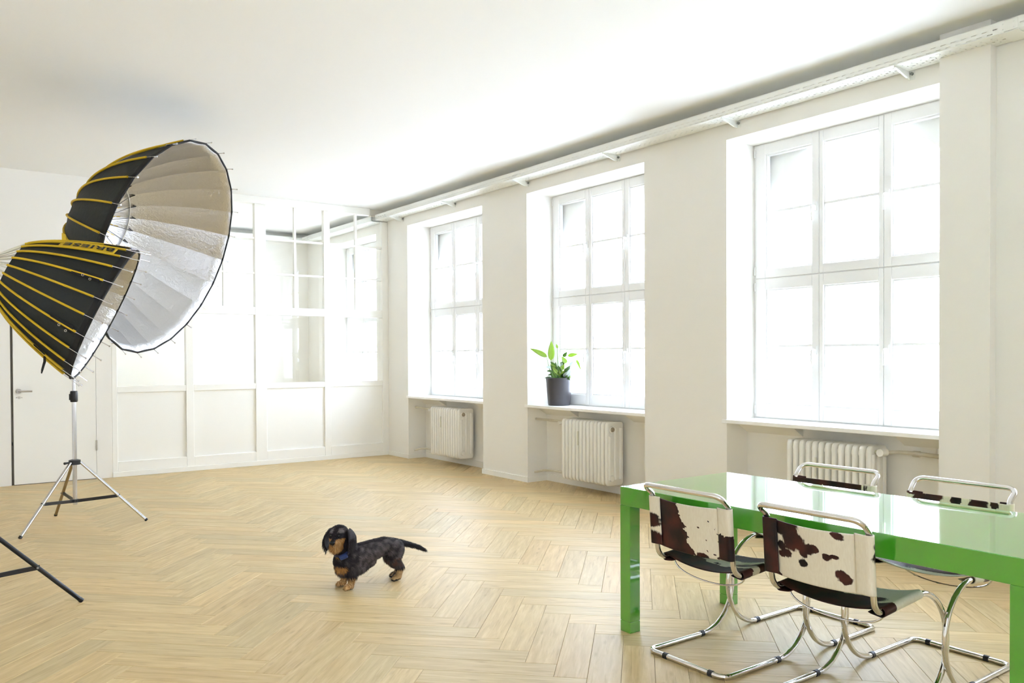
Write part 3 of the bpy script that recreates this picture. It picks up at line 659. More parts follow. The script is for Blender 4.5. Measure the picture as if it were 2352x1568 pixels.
# ------------------------------------------------------------------ light stands
def light_stand(c, az, metal, rear, label, top, brace_mat):
    cx, cyy = c
    s = thing('light_stand', label, 'stand', (cx, cyy, 0), group='tripod light stands')
    MB().tube([(cx, cyy, 0.172), (cx, cyy, 1.08)], 0.0175, 16).build('column', metal, s, smooth=True)
    MB().tube([(cx, cyy, 1.0), (cx, cyy, top)], 0.0135, 14).build('pole', metal, s, smooth=True)
    MB().lathe([(0.026, 1.032), (0.030, 1.045), (0.030, 1.105), (0.027, 1.124), (0.014, 1.126)], (cx, cyy, 0), 18).box(cx - 0.036, cx - 0.024, cyy - 0.012, cyy + 0.012, 1.05, 1.10).build('clamp', BLACK, s, smooth=True)
    cl = MB().lathe([(0.020, 0.505), (0.046, 0.508), (0.046, 0.545), (0.020, 0.552)], (cx, cyy, 0), 18).build('leg_collar', BLACK, s, smooth=True)
    MB().tube([(cx - 0.04, cyy - 0.03, 0.53), (cx - 0.085, cyy - 0.065, 0.528)], [0.006, 0.011], 10).build('tightening_knob', BLACK, cl, smooth=True)
    MB().lathe([(0.019, 0.190), (0.030, 0.192), (0.030, 0.216), (0.019, 0.218)], (cx, cyy, 0), 16).build('brace_collar', BLACK, s, smooth=True)
    for k, a in enumerate(az):
        d = Vector((math.cos(a), math.sin(a), 0)); top_p = Vector((cx, cyy, 0.525)) + d * 0.045; foot = Vector((cx, cyy, 0.012)) + d * 0.548
        lg = MB().tube([top_p, foot], 0.0125, 12).build('leg', rear if k == 2 else metal, s, smooth=True)
        MB().tube([foot + (top_p - foot) * 0.012, foot - (top_p - foot).normalized() * 0.010], 0.0140, 12).build('leg_foot', BLACK, lg, smooth=True)
        j = top_p.lerp(foot, 0.575); h = Vector((cx, cyy, 0.203)) + d * 0.028; t = (j - h).normalized(); w = t.cross(Vector((0, 0, 1))).normalized()
        br = MB().obox((h + j) / 2, t, w, t.cross(w), (j - h).length / 2 + 0.012, 0.006, 0.013).build('brace', brace_mat, s, bevel=0.002)
        MB().tube([j - w * 0.018, j + w * 0.018], 0.006, 8).build('rivet', BOLT if metal is not CHROME else BLACK, br)
    return s
ALU = mat('bare_aluminium', rgb(205, 205, 208), 0.22, 1.0)
TANLEG = mat('tan_leg', rgb(150, 130, 96), 0.4, 0.6)
S1C = (1.104, 7.735)
az = [math.atan2(7.388 - S1C[1], 0.665 - S1C[0]), math.atan2(7.55 - S1C[1], 1.617 - S1C[0]), math.atan2(8.268 - S1C[1], 1.029 - S1C[0])]
light_stand(S1C, az, ALU, TANLEG, 'bare metal tripod light stand with black braces in front of the door', 2.56, BLACK)
NAVY = mat('black_stand_paint', rgb(20, 21, 26), 0.3)
S2C = (0.228, 5.290)
a0 = math.atan2(5.268 - S2C[1], 0.776 - S2C[0])
light_stand(S2C, [a0, a0 + 2.094, a0 - 2.094], NAVY, NAVY, 'black tripod light stand at the left, one leg reaching into the room', 1.95, NAVY)

# ------------------------------------------------------------------ umbrella softboxes
YEL = mat('yellow_webbing', rgb(206, 170, 18), 0.6, bump=(200, 0.15, 0.002))
FABRIC = mat('black_softbox_fabric', rgb(22, 27, 25), 0.7, bump=(30, 0.25, 0.01))
def make_silver():
    m = mat('silver_lining', rgb(208, 208, 210), 0.34, 1.0)
    nt = m.node_tree; n = nt.nodes; l = nt.links; p = n['Principled BSDF']
    tc = n.new('ShaderNodeUVMap'); tc.uv_map = 'panel'
    mp = n.new('ShaderNodeMapping'); mp.inputs['Scale'].default_value = (34, 7, 1); l.new(tc.outputs[0], mp.inputs[0])
    a = n.new('ShaderNodeTexNoise'); a.inputs['Scale'].default_value = 1.0; a.inputs['Detail'].default_value = 3; a.inputs['Distortion'].default_value = 0.8; l.new(mp.outputs[0], a.inputs[0])
    mp2 = n.new('ShaderNodeMapping'); mp2.inputs['Scale'].default_value = (110, 42, 1); l.new(tc.outputs[0], mp2.inputs[0])
    b = n.new('ShaderNodeTexNoise'); b.inputs['Scale'].default_value = 1.0; b.inputs['Detail'].default_value = 2; l.new(mp2.outputs[0], b.inputs[0])
    ad = n.new('ShaderNodeMath'); ad.operation = 'MULTIPLY_ADD'; ad.inputs[1].default_value = 0.25; l.new(b.outputs['Fac'], ad.inputs[0]); l.new(a.outputs['Fac'], ad.inputs[2])
    bp = n.new('ShaderNodeBump'); bp.inputs['Strength'].default_value = 0.30; bp.inputs['Distance'].default_value = 0.02; l.new(ad.outputs[0], bp.inputs['Height']); l.new(bp.outputs[0], p.inputs['Normal'])
    return m
SILVER = make_silver()
def softbox(cc, n, R, H, phase, flip, label, first_t, back_len, band_w, pw=0.44, pinch=0.006, group='deep parabolic softboxes'):
    cc = Vector(cc); n = Vector(n).normalized(); A = Vector((0, 0, 1)).cross(n).normalized(); B = n.cross(A)
    s = thing('softbox', label, 'softbox', cc, group=group)
    def dirn(k): th = phase + flip * 2 * PI * k / 24; return A * math.cos(th) + B * math.sin(th)
    def prof(t): return R * t ** pw
    def pt(k, t, off=0.0, pin=0.0):
        """point on the canopy: k rib index (may be fractional), t 0 apex .. 1 rim"""
        k0 = math.floor(k); f = k - k0
        d = dirn(k0) * (1 - f) + dirn(k0 + 1) * f
        r = prof(t) - pin * math.sin(PI * f) * R + off
        return cc - n * (H * (1 - t)) + d * r
    ts = [first_t + (1 - first_t) * (i / 16) ** 1.5 for i in range(17)]
    for k in range(24):
        V = []; F = []; MI = []; UVs = []
        for side, off in ((0, 0.0), (1, -0.004)):
            for t in ts:
                for j in range(7): V.append(pt(k + j / 6, t, off, pinch)); UVs.append((t, j / 6 + k * 1.37))
        N = len(ts) * 7
        for side in (0, 1):
            for i in range(len(ts) - 1):
                for j in range(6):
                    q = [side * N + i * 7 + j, side * N + i * 7 + j + 1, side * N + (i + 1) * 7 + j + 1, side * N + (i + 1) * 7 + j]
                    F.append(q if side == 0 else q[::-1]); MI.append(side)
        for j in range(6):
            i = len(ts) - 1; F.append([i * 7 + j, i * 7 + j + 1, N + i * 7 + j + 1, N + i * 7 + j]); MI.append(0)
        me = bpy.data.meshes.new('fabric_panel'); me.from_pydata(V, [], F); me.materials.append(FABRIC); me.materials.append(SILVER)
        me.polygons.foreach_set('material_index', MI); me.polygons.foreach_set('use_smooth', [True] * len(F))
        u = me.uv_layers.new(name='panel'); vi = np.zeros(len(me.loops), dtype=np.int32); me.loops.foreach_get('vertex_index', vi)
        u.data.foreach_set('uv', np.array(UVs, dtype=np.float32)[vi].ravel())
        o = bpy.data.objects.new('fabric_panel', me); COL.objects.link(o); setp(o, s)
    sc = R / 0.9
    for k in range(24):
        tr = [first_t + (0.93 - first_t) * (i / 14) ** 1.4 for i in range(15)]
        rb = MB().tube([pt(k, t, 0.0125 if R > 0.6 else 0.009) for t in tr], 0.0085 if R > 0.6 else 0.0062, 8).build('rib', YEL, s, smooth=True)
        tip_d = (pt(k, 1.0) - pt(k, 0.93)).normalized(); e = pt(k, 1.0, 0.006)
        rr_ = 0.0030 if R > 0.6 else 0.0026
        MB().tube([pt(k, 0.90, 0.012), e + tip_d * (0.050 if R > 0.6 else 0.060)], rr_, 6).tube([e + tip_d * (0.044 if R > 0.6 else 0.054), e + tip_d * (0.054 if R > 0.6 else 0.062)], rr_ * 1.8, 6).build('rod_tip', ALU, rb, smooth=True)
    # black hem round the rim: a rolled edge and the strip behind it
    MB().tube([pt(k, 1.0, 0.002) for k in range(24)], 0.0085 if R > 0.6 else 0.0075, 8, closed=True).build('rim_hem', BLACKF, s)
    V = []; F = []
    for k in range(24):
        for t in (1 - band_w, 1.0): V.append(pt(k, t, 0.0035))
    F = [(k * 2, ((k + 1) % 24) * 2, ((k + 1) % 24) * 2 + 1, k * 2 + 1) for k in range(24)]
    m = MB(); m.add(V, F); hem = m.build('rim_hem', BLACKF, s); sd = hem.modifiers.new('thick', 'SOLIDIFY'); sd.thickness = 0.002
    # speed ring and rods at the back
    ap = cc - n * (H + back_len)
    ringp = [ap + (A * math.cos(a) + B * math.sin(a)) * 0.05 for a in [2 * PI * q / 24 for q in range(24)]]
    MB().tube(ringp, 0.014, 8, closed=True).build('mounting_ring', BLACK, s, smooth=True)
    for k in range(24):
        MB().tube([ap + dirn(k) * 0.05, pt(k, first_t, 0.009)], 0.0048, 6).build('rod_end', mat('elastic_white', rgb(226, 222, 205), 0.7) if 'elastic_white' not in bpy.data.materials else bpy.data.materials['elastic_white'], s, smooth=True)
    return s, pt, dirn, cc, n, ap
big, ptb, dirb, ccb, nb, apb = softbox((1.75, 7.158, 2.295), (0.6915, -0.6339, -0.3464), 0.9047, 0.80, 1.849, -1, 'large open silver-lined softbox with yellow ribs, far one facing right', 0.012, 0.05, 0.05)
small, pts_, dirs, ccs, ns, aps = softbox((0.903, 5.165, 1.649), (0.8645, -0.253, -0.4344), 0.4017, 0.60, 1.9435, 1, 'nearer closed-looking black softbox with yellow ribs at the left edge', 0.15, 0.02, 0.055)
# cord and hooks inside the large one
CORD = mat('white_cord', rgb(230, 226, 214), 0.8)
hub = ccb - nb * 0.72
MB().tube([apb, ccb - nb * 0.60], 0.02, 14).build('focus_tube', BLACK, big, smooth=True)
hk = [ptb(k, 0.17, -0.03) for k in range(24)]
MB().tube(hk, 0.004, 6, closed=True).build('elastic_cord', CORD, big, smooth=True)
for k in range(24):
    q = ptb(k, 0.17, -0.028); e = ptb(k, 0.20, -0.012)
    MB().tube([hub, q], 0.0025, 5).tube([q, e, q + (e - q) * 0.4 + Vector((0, 0, 0.015))], 0.0045, 6).build('hook', BLACK, big, smooth=True)
# straps, eyelets and lettering on the small softbox
def patch(ptf, k0, k1, t0, t1, off, nk=4, nt=12, thick=0.002):
    m = MB(); V = [ptf(k0 + (k1 - k0) * j / nk, t0 + (t1 - t0) * i / nt, off + 0.002 * math.sin(PI * j / nk)) for i in range(nt + 1) for j in range(nk + 1)]
    F = [(i * (nk + 1) + j, i * (nk + 1) + j + 1, (i + 1) * (nk + 1) + j + 1, (i + 1) * (nk + 1) + j) for i in range(nt) for j in range(nk)]
    m.add(V, F); return m
def strap(k, t0, t1, name='strap', w=0.16, off=0.012):
    o = patch(pts_, k - w, k + w, t0, t1, off).build(name, BLACKF, small, smooth=True); sd = o.modifiers.new('t', 'SOLIDIFY'); sd.thickness = 0.003
    return o
def eyelet(k, t, par):
    c = pts_(k, t, 0.018); nrm = (pts_(k, t, 0.05) - pts_(k, t, 0.0)).normalized(); u = nrm.cross(Vector((0, 0, 1))).normalized(); w = nrm.cross(u)
    MB().tube([c + (u * math.cos(a) + w * math.sin(a)) * 0.0055 for a in [2 * PI * q / 14 for q in range(14)]], 0.0018, 6, closed=True).build('eyelet', STEEL, par, smooth=True)
LABK = (0.06, 0.94)
lab = patch(pts_, LABK[0], LABK[1], 0.42, 0.87, 0.010, 6, 16).build('label_strip', YEL, small, smooth=True)
sd = lab.modifiers.new('t', 'SOLIDIFY'); sd.thickness = 0.002
fc = bpy.data.curves.new('lettering', 'FONT'); fc.body = 'BRIESE'; fc.size = 1.0; fc.space_character = 1.08; fc.resolution_u = 3; fc.offset = 0.02
fo = bpy.data.objects.new('lettering_source', fc); COL.objects.link(fo)
dg = bpy.context.evaluated_depsgraph_get(); tm = bpy.data.meshes.new_from_object(fo.evaluated_get(dg))
bpy.data.objects.remove(fo); 
bm = bmesh.new(); bm.from_mesh(tm)
bmesh.ops.subdivide_edges(bm, edges=[e for e in bm.edges if e.calc_length() > 0.25], cuts=2); bm.to_mesh(tm); bm.free()
xs = [v.co.x for v in tm.vertices]; ysv = [v.co.y for v in tm.vertices]
x0, x1, y0, y1 = min(xs), max(xs), min(ysv), max(ysv)
for v in tm.vertices:                       # first letter next to the rim, letters upside down as seen from the room
    fx = (v.co.x - x0) / (x1 - x0); fy = (v.co.y - y0) / (y1 - y0)
    v.co = pts_(LABK[0] + 0.17 + (LABK[1] - LABK[0] - 0.34) * fy, 0.85 - fx * 0.40, 0.0165)
tm.materials.clear(); tm.materials.append(mat('letter_black', rgb(18, 18, 16), 0.6))
lo = bpy.data.objects.new('lettering', tm); COL.objects.link(lo); setp(lo, lab); sd = lo.modifiers.new('t', 'SOLIDIFY'); sd.thickness = 0.001
for k, t0, t1 in ((3, 0.66, 0.90), (6, 0.68, 0.90), (-1, 0.72, 0.94)):
    st = strap(k, t0, t1, w=0.20)
    eyelet(k + 0.1, t0 + 0.10, st); eyelet(k + 0.2, t0 + 0.17, st)
st = strap(9, 0.62, 0.74, w=0.14)
q = pts_(9.2, 0.74, 0.012)
MB().tube([q, q + Vector((0.0, 0, -0.03)), q + Vector((-0.012, 0, -0.075)), q + Vector((-0.016, 0, -0.095))], [0.006, 0.007, 0.006, 0.003], 8).build('strap_end', BLACKF, st, smooth=True)
tabp = ptb(0, 0.0)
tg = patch(pts_, -1.2, -0.85, 0.36, 0.44, 0.012, 3, 4)
tgo = tg.build('pull_tab', YEL, small); sd = tgo.modifiers.new('t', 'SOLIDIFY'); sd.thickness = 0.004
q = pts_(-1.05, 0.40, 0.012); nrm = Vector((0, 0, 1))
MB().obox(q + nrm * 0.018, ns, ns.cross(nrm), nrm, 0.011, 0.002, 0.02).build('pull_tab', YEL, small)

# flash head behind the small softbox, mostly outside the picture
fh = thing('flash_head', 'red and black flash head behind the near softbox at the left edge', 'flash head', aps)
hx = -ns; hy = ns.cross(Vector((0, 0, 1))).normalized(); hz = hx.cross(hy)
MB().tube([aps + hx * 0.02, aps + hx * 0.11], 0.062, 24).build('head_body', BLACK, fh, smooth=True)
upv = Vector((0, 0, 1)); upv = (upv - hx * upv.dot(hx)).normalized()
MB().obox(aps + hx * 0.075 + upv * 0.055, hx, hy, upv, 0.055, 0.045, 0.022).build('head_cover', mat('red_cover', rgb(196, 30, 28), 0.4), fh, bevel=0.006)
MB().tube([aps + hx * 0.11, aps + hx * 0.34], 0.05, 24).build('head_body', BLACK, fh, smooth=True)
MB().tube(fillet([Vector((0.228, 5.29, 1.952)), Vector((0.228, 5.29, 1.97)), aps + hx * 0.20 - upv * 0.04], [0, 0.008, 0]), 0.012, 10).build('yoke', BLACK, fh, smooth=True)
MB().tube([apb - nb * 0.002, apb - nb * 0.05], 0.028, 16).build('tilt_bracket', BLACK, big, smooth=True)

# ------------------------------------------------------------------ potted plant on the sill
PC = Vector((5.715, 6.955, ZS))
pl = thing('potted_plant', 'leafy green peace lily in a charcoal pot on the middle window sill', 'plant', PC)
POTM = mat('charcoal_pot', rgb(66, 64, 68), 0.42)
MB().lathe([(0.112, 0.0), (0.118, 0.004), (0.122, 0.02), (0.133, 0.15), (0.143, 0.27), (0.147, 0.30), (0.143, 0.302), (0.137, 0.29), (0.135, 0.262)], PC, 40).build('pot', POTM, pl, smooth=True)
MB().lathe([(0.0001, 0.262), (0.136, 0.265)], PC, 24, cap=False).build('soil', mat('potting_soil', rgb(52, 40, 30), 0.9, bump=(80, 0.6, 0.01)), pl)
def make_leafmat(name, c1, c2):
    m = mat(name, c1, 0.35, var=(25, c2)); p = m.node_tree.nodes['Principled BSDF']
    n = m.node_tree.nodes; l = m.node_tree.links; t = n.new('ShaderNodeBsdfTranslucent'); t.inputs['Color'].default_value = (*[min(1, x * 1.3) for x in c2], 1)
    mx = n.new('ShaderNodeMixShader'); mx.inputs[0].default_value = 0.4; l.new(p.outputs[0], mx.inputs[1]); l.new(t.outputs[0], mx.inputs[2]); l.new(mx.outputs[0], n['Material Output'].inputs[0])
    return m
LF1 = make_leafmat('leaf_green', rgb(120, 150, 62), rgb(168, 192, 98)); LF2 = make_leafmat('leaf_dark', rgb(60, 92, 44), rgb(104, 140, 70)); LF3 = make_leafmat('leaf_pale', rgb(196, 214, 206), rgb(222, 232, 230))
STEMM = mat('plant_stem', rgb(108, 148, 66), 0.5)
Rr = Vector((0.8075, -0.5899, 0)); Ff = Vector((0.5898, 0.8075, 0)); Zz = Vector((0, 0, 1))
def leaf(base, tip, width, m, droop=0.02, face=None, name='leaf'):
    """base and tip: (right, up, forward) in metres from the pot's foot as seen from the room"""
    b = PC + Rr * base[0] + Zz * base[1] + Ff * base[2]; t = PC + Rr * tip[0] + Zz * tip[1] + Ff * tip[2]
    ax = t - b; L = ax.length; ax.normalize(); fc_ = Vector(face) if face else -Ff
    side = ax.cross(fc_).normalized(); nn = side.cross(ax).normalized(); N = 9; V = []; F = []
    for i in range(N + 1):
        u = i / N; w = width * (math.sin(PI * min(1, u ** 0.75)) ** 0.8) * (1 - 0.25 * u); c = b + ax * L * u + nn * droop * math.sin(PI * u) - Zz * droop * u * u
        for j, f in enumerate((-1, -0.5, 0, 0.5, 1)): V.append(c + side * w * 0.5 * f + nn * (abs(f) * w * 0.16))
    F = [(i * 5 + j, i * 5 + j + 1, (i + 1) * 5 + j + 1, (i + 1) * 5 + j) for i in range(N) for j in range(4)]
    o = MB().add(V, F).build(name, m, pl, smooth=True); sd = o.modifiers.new('t', 'SOLIDIFY'); sd.thickness = 0.0012
    root = PC + Zz * 0.262 + Rr * max(-0.07, min(0.07, base[0] * 0.5)) + Ff * max(-0.05, min(0.05, base[2] * 0.5))
    mid = (root + b) / 2 + Rr * (base[0] * 0.12) + Zz * 0.02
    MB().tube([root, mid, b + ax * 0.01], [0.0045, 0.0035, 0.002], 6).build('stem', STEMM, pl, smooth=True)
k_ = 1 / 210.0
def px(u, v, f=0.0): return ((u - 1284.5) * k_, (930.5 - v) * k_, f)
leaf(px(1266, 828, -.02), px(1267, 781, -.03), 0.080, LF1, 0.01)
leaf(px(1258, 820, 0), px(1218, 796, -.02), 0.062, LF1, 0.02)
leaf(px(1304, 818, -.04), px(1328, 809, -.08), 0.050, LF1, 0.02)
leaf(px(1294, 820, -.05), px(1302, 806, -.08), 0.045, LF2, 0.01)
leaf(px(1323, 826, -.07), px(1333, 847, -.10), 0.030, LF1, 0.02)
leaf(px(1281, 800, -.02), px(1278, 790, -.02), 0.026, LF1, 0.0)
for (a, b, w, m, f0, f1) in [((1276, 860), (1276, 828), .05, LF2, -.02, -.05), ((1288, 850), (1296, 833), .055, LF1, -.05, -.08), ((1292, 845), (1283, 822), .045, LF3, -.02, -.03), ((1300, 835), (1290, 815), .06, LF1, -.03, -.06),
        ((1305, 840), (1318, 822), .05, LF3, -.06, -.09), ((1300, 850), (1314, 846), .06, LF3, -.05, -.10), ((1306, 852), (1315, 865), .055, LF3, -.06, -.11), ((1296, 852), (1310, 842), .05, LF2, -.05, -.09), ((1270, 845), (1251, 840), .03, LF3, 0, .02),
        ((1268, 853), (1256, 849), .022, LF2, 0, .01), ((1270, 860), (1258, 859), .020, LF2, -.01, 0), ((1266, 866), (1250, 865), .018, LF2, -.03, -.02), ((1280, 858), (1287, 846), .05, LF3, -.06, -.10), ((1284, 866), (1276, 846), .05, LF1, -.06, -.09),
        ((1290, 866), (1302, 850), .05, LF2, -.06, -.10), ((1278, 866), (1269, 848), .04, LF2, -.04, -.05), ((1296, 866), (1306, 856), .05, LF1, -.06, -.10), ((1272, 862), (1283, 843), .045, LF2, -.05, -.08), ((1300, 862), (1308, 870), .04, LF2, -.08, -.13), ((1288, 840), (1298, 826), .05, LF2, -.02, -.03), ((1310, 833), (1316, 840), .05, LF3, -.07, -.10)]:
    leaf(px(*a, f0), px(*b, f1), w, m, 0.015)

rl = random.Random(12)
for k in range(22):                            # the dense middle of the plant
    u = rl.uniform(1268, 1308); v = rl.uniform(834, 862); a = (u + (1287 - u) * 0.45, v + rl.uniform(10, 20)); b = (u + (u - 1287) * 0.25, v - rl.uniform(2, 10)); f0 = rl.uniform(-0.03, -0.10)
    leaf(px(a[0], a[1], f0), px(b[0], b[1], f0 - rl.uniform(-0.02, 0.04)), rl.uniform(0.035, 0.06), rl.choice((LF1, LF1, LF2, LF2, LF3)), 0.015)

# ------------------------------------------------------------------ the dachshund
DO = Vector((2.121, 4.613, 0))
dog = thing('dog', 'small wire-haired black and tan dachshund standing on the wooden floor', 'dog', DO)
def DP(e, y, z): return Vector((DO.x + e, DO.y + y, z))
HF = Vector((-0.72, -0.69, -0.06)).normalized(); HS = Vector((0, 0, 1)).cross(HF).normalized(); HU = HF.cross(HS).normalized(); HC = DP(-0.052, -0.012, 0.322)
def HP(f, s_, u): return HC + HF * f + HS * s_ + HU * u
bmd = bmesh.new()
def ball(c, r, sub=2, sc=(1, 1, 1), rot=None):
    m = Matrix.Translation(c) @ ((rot.to_4x4()) if rot is not None else Matrix.Identity(4)) @ Matrix.Diagonal((*[r * q for q in sc], 1))
    bmesh.ops.create_icosphere(bmd, subdivisions=sub, radius=1, matrix=m)
def limb(pts, rs, n=6):
    for i in range(len(pts) - 1):
        for k in range(n + 1):
            t = k / n; ball(Vector(pts[i]).lerp(Vector(pts[i + 1]), t), rs[i] + (rs[i + 1] - rs[i]) * t)
limb([DP(-0.012, 0, 0.165), DP(0.06, 0, 0.180), DP(0.16, 0, 0.203), DP(0.25, 0, 0.222), DP(0.325, 0, 0.208)], [0.070, 0.078, 0.066, 0.055, 0.050], 5)
limb([DP(-0.02, 0, 0.125), DP(0.07, 0, 0.125), DP(0.15, 0, 0.150)], [0.050, 0.050, 0.045], 5)
limb([DP(0.02, 0, 0.215), DP(-0.035, -0.008, 0.275), HC - HF * 0.01], [0.060, 0.050, 0.048], 5)
# head
ball(HP(-0.005, 0, 0.010), 0.056, 3); ball(HP(0.025, 0, 0.002), 0.047, 3)
limb([HP(0.03, 0, -0.008), HP(0.088, 0, -0.020)], [0.037, 0.024], 6)
limb([HP(0.04, 0, -0.035), HP(0.075, 0, -0.045)], [0.034, 0.026], 4)
ball(HP(0.044, 0.022, 0.030), 0.014); ball(HP(0.044, -0.022, 0.030), 0.014)
# legs
for y in (-0.052, 0.052):
    limb([DP(0.035, y * 0.8, 0.150), DP(0.012, y, 0.085), DP(0.004, y, 0.030)], [0.040, 0.026, 0.018], 6)
    limb([DP(0.004, y, 0.022), DP(-0.026, y, 0.017)], [0.020, 0.017], 4)
    for q in (-0.011, 0, 0.011): ball(DP(-0.036, y + q, 0.011), 0.0095)
for y, ox in ((-0.040, 0.0), (0.045, 0.03)):
    limb([DP(0.318 + ox * 0.3, y * 0.7, 0.200), DP(0.298 + ox * 0.6, y * 1.1, 0.130), DP(0.352 + ox, y, 0.078), DP(0.334 + ox, y, 0.030)], [0.054, 0.038, 0.018, 0.016], 6)
    limb([DP(0.334 + ox, y, 0.022), DP(0.302 + ox, y, 0.016)], [0.018, 0.016], 4)
    for q in (-0.010, 0, 0.010): ball(DP(0.293 + ox, y + q, 0.0105), 0.009)
# tail
limb([DP(0.355, 0, 0.228), DP(0.42, 0, 0.208), DP(0.50, 0.0, 0.178), DP(0.548, 0.0, 0.150)], [0.020, 0.014, 0.012, 0.006], 8)
me0 = bpy.data.meshes.new('body_source'); bmd.to_mesh(me0); bmd.free()
ob0 = bpy.data.objects.new('body_source', me0); COL.objects.link(ob0)
rm = ob0.modifiers.new('r', 'REMESH'); rm.mode = 'VOXEL'; rm.voxel_size = 0.0045
sm = ob0.modifiers.new('s', 'SMOOTH'); sm.iterations = 7; sm.factor = 0.5
dg = bpy.context.evaluated_depsgraph_get(); dg.update(); body_me = bpy.data.meshes.new_from_object(ob0.evaluated_get(dg)); bpy.data.objects.remove(ob0)
body_me.name = 'body'
nv = len(body_me.vertices); co = np.zeros(nv * 3, dtype=np.float32); body_me.vertices.foreach_get('co', co); co = co.reshape(-1, 3)
no = np.zeros(nv * 3, dtype=np.float32); body_me.vertices.foreach_get('normal', no); no = no.reshape(-1, 3)
BLK = np.array(rgb(34, 28, 30)); GRY = np.array(rgb(104, 96, 96)); TAN = np.array(rgb(176, 128, 74)); LTAN = np.array(rgb(204, 168, 118)); PINK = np.array(rgb(84, 62, 56))
def dog_color(p):
    v = Vector(p); e = v.x - DO.x; y = v.y - DO.y; z = v.z; h = v - HC; f = h.dot(HF); s_ = h.dot(HS); u = h.dot(HU)
    r = random.random(); g = noise.noise(v * 40)
    if math.hypot(f, math.hypot(s_, u)) < 0.10 or (f > 0.02 and z > 0.21):
        if f > 0.03 and (u < -0.022 or (abs(s_) > 0.014 and u < 0.004)): c = TAN * (0.6 + 0.5 * r) if r > 0.2 else LTAN
        elif f > 0.02 and u > 0.035 and abs(s_) > 0.012: c = GRY * 1.1
        else: c = BLK * (0.7 + 0.9 * r)
        return c
    if z < 0.075 and e < 0.10: return (LTAN if r > 0.5 else TAN) * (0.75 + 0.3 * r) if z > 0.012 or r > 0.4 else BLK * 1.6
    if z < 0.075: return (LTAN * 0.8 if y < 0 or r > 0.6 else BLK * 1.5) * (0.75 + 0.3 * r) if z > 0.014 else BLK * 1.6
    if e < -0.03 and 0.115 < z < 0.145 and abs(y) > 0.006: return TAN * (0.8 + 0.3 * r)
    if e > 0.36: return BLK * 0.7
    if z > 0.10 and e > 0.22 and z < 0.155 and g > 0.0: return PINK * 0.8
    k = 0.30 + 0.9 * g + (0.15 if 0.05 < e < 0.33 and abs(y) > 0.03 else -0.2) + 0.4 * (r - 0.5)
    return BLK * 1.1 * (1 - min(1, max(0, k))) + GRY * min(1, max(0, k))
random.seed(5)
cols = np.ones((nv, 4), dtype=np.float32); cols[:, :3] = [dog_color(p) for p in co]
ca = body_me.color_attributes.new('coat', 'FLOAT_COLOR', 'POINT'); ca.data.foreach_set('color', cols.ravel())
COATM = mat('dog_coat', rgb(40, 34, 34), 0.65); nt = COATM.node_tree; at = nt.nodes.new('ShaderNodeAttribute'); at.attribute_name = 'coat'; nt.links.new(at.outputs['Color'], nt.nodes['Principled BSDF'].inputs['Base Color'])
COATM.node_tree.nodes['Principled BSDF'].inputs['Specular IOR Level'].default_value = 0.3
body_me.materials.clear(); body_me.materials.append(COATM); body_me.polygons.foreach_set('use_smooth', [True] * len(body_me.polygons))
bo = bpy.data.objects.new('body', body_me); COL.objects.link(bo); setp(bo, dog)
# coat: thousands of short tapering hairs lying along the body
def fur(co_, no_, cols_, count, parent, name, lenf, dirf, seed=3, w=0.0008):
    rg = np.random.default_rng(seed); V = []; F = []; C = []
    idx = rg.integers(0, len(co_), count)
    for i in idx:
        p = Vector(co_[i]) + Vector(rg.normal(0, 0.0012, 3)); n_ = Vector(no_[i]); L, lift = lenf(p)
        if L <= 0: continue
        d = dirf(p, n_) + Vector(rg.normal(0, 0.28, 3)); d = d - n_ * d.dot(n_)
        if d.length < 1e-5: continue
        d.normalize(); L *= rg.uniform(0.6, 1.25); sd_ = n_.cross(d) * w * rg.uniform(0.7, 1.4)
        m1 = p + d * L * 0.5 + n_ * L * lift; tp = p + d * L + n_ * L * lift * 0.9 - Vector((0, 0, 0.15 * L)); b = len(V)
        V += [p - sd_, p + sd_, p + n_ * w, m1 - sd_ * 0.8, m1 + sd_ * 0.8, tp]; F += [(b, b + 1, b + 4, b + 3), (b + 1, b + 2, b + 4), (b + 2, b, b + 3), (b + 2, b + 3, b + 4), (b + 3, b + 4, b + 5)]
        c = cols_[i, :3] * rg.uniform(0.75, 1.35); C += [(*c, 1)] * 6
    me = bpy.data.meshes.new(name); me.from_pydata(V, [], F); me.materials.append(COATM)
    a_ = me.color_attributes.new('coat', 'FLOAT_COLOR', 'POINT'); a_.data.foreach_set('color', np.array(C, dtype=np.float32).ravel())
    o = bpy.data.objects.new(name, me); COL.objects.link(o); setp(o, parent); o['kind'] = 'stuff'; return o
def flen(p):
    e = p.x - DO.x; z = p.z; h = p - HC
    if z < 0.03: return (0.006, 0.2)
    if z < 0.075: return (0.011, 0.2)
    if h.length < 0.11:
        f = h.dot(HF); u = h.dot(HU)
        if f > 0.085 and u > -0.03: return (0.006, 0.2)
        if f > 0.02 and u < -0.02: return (0.026, 0.35)
        return (0.016, 0.25)
    if e < 0.12 and z < 0.14: return (0.026, 0.30)
    if e > 0.36: return (0.022, 0.22)
    if e > 0.26 and z < 0.2: return (0.020, 0.28)
    return (0.017, 0.18)
def fdir(p, n_):
    e = p.x - DO.x; h = p - HC
    if h.length < 0.11:
        f = h.dot(HF); u = h.dot(HU)
        if f > 0.02 and u < 0.0: return Vector((0, 0, -1)) + HF * 0.3
        return -HF * 0.6 - HU * 0.6 + (HS if h.dot(HS) > 0 else -HS) * 0.4
    if p.z < 0.13: return Vector((0.35, 0, -1))
    if e > 0.35: return Vector((1, 0, -0.5))
    return Vector((0.8, 0, -0.55))
fur(co, no, cols, 40000, bo, 'coat_hair', flen, fdir)
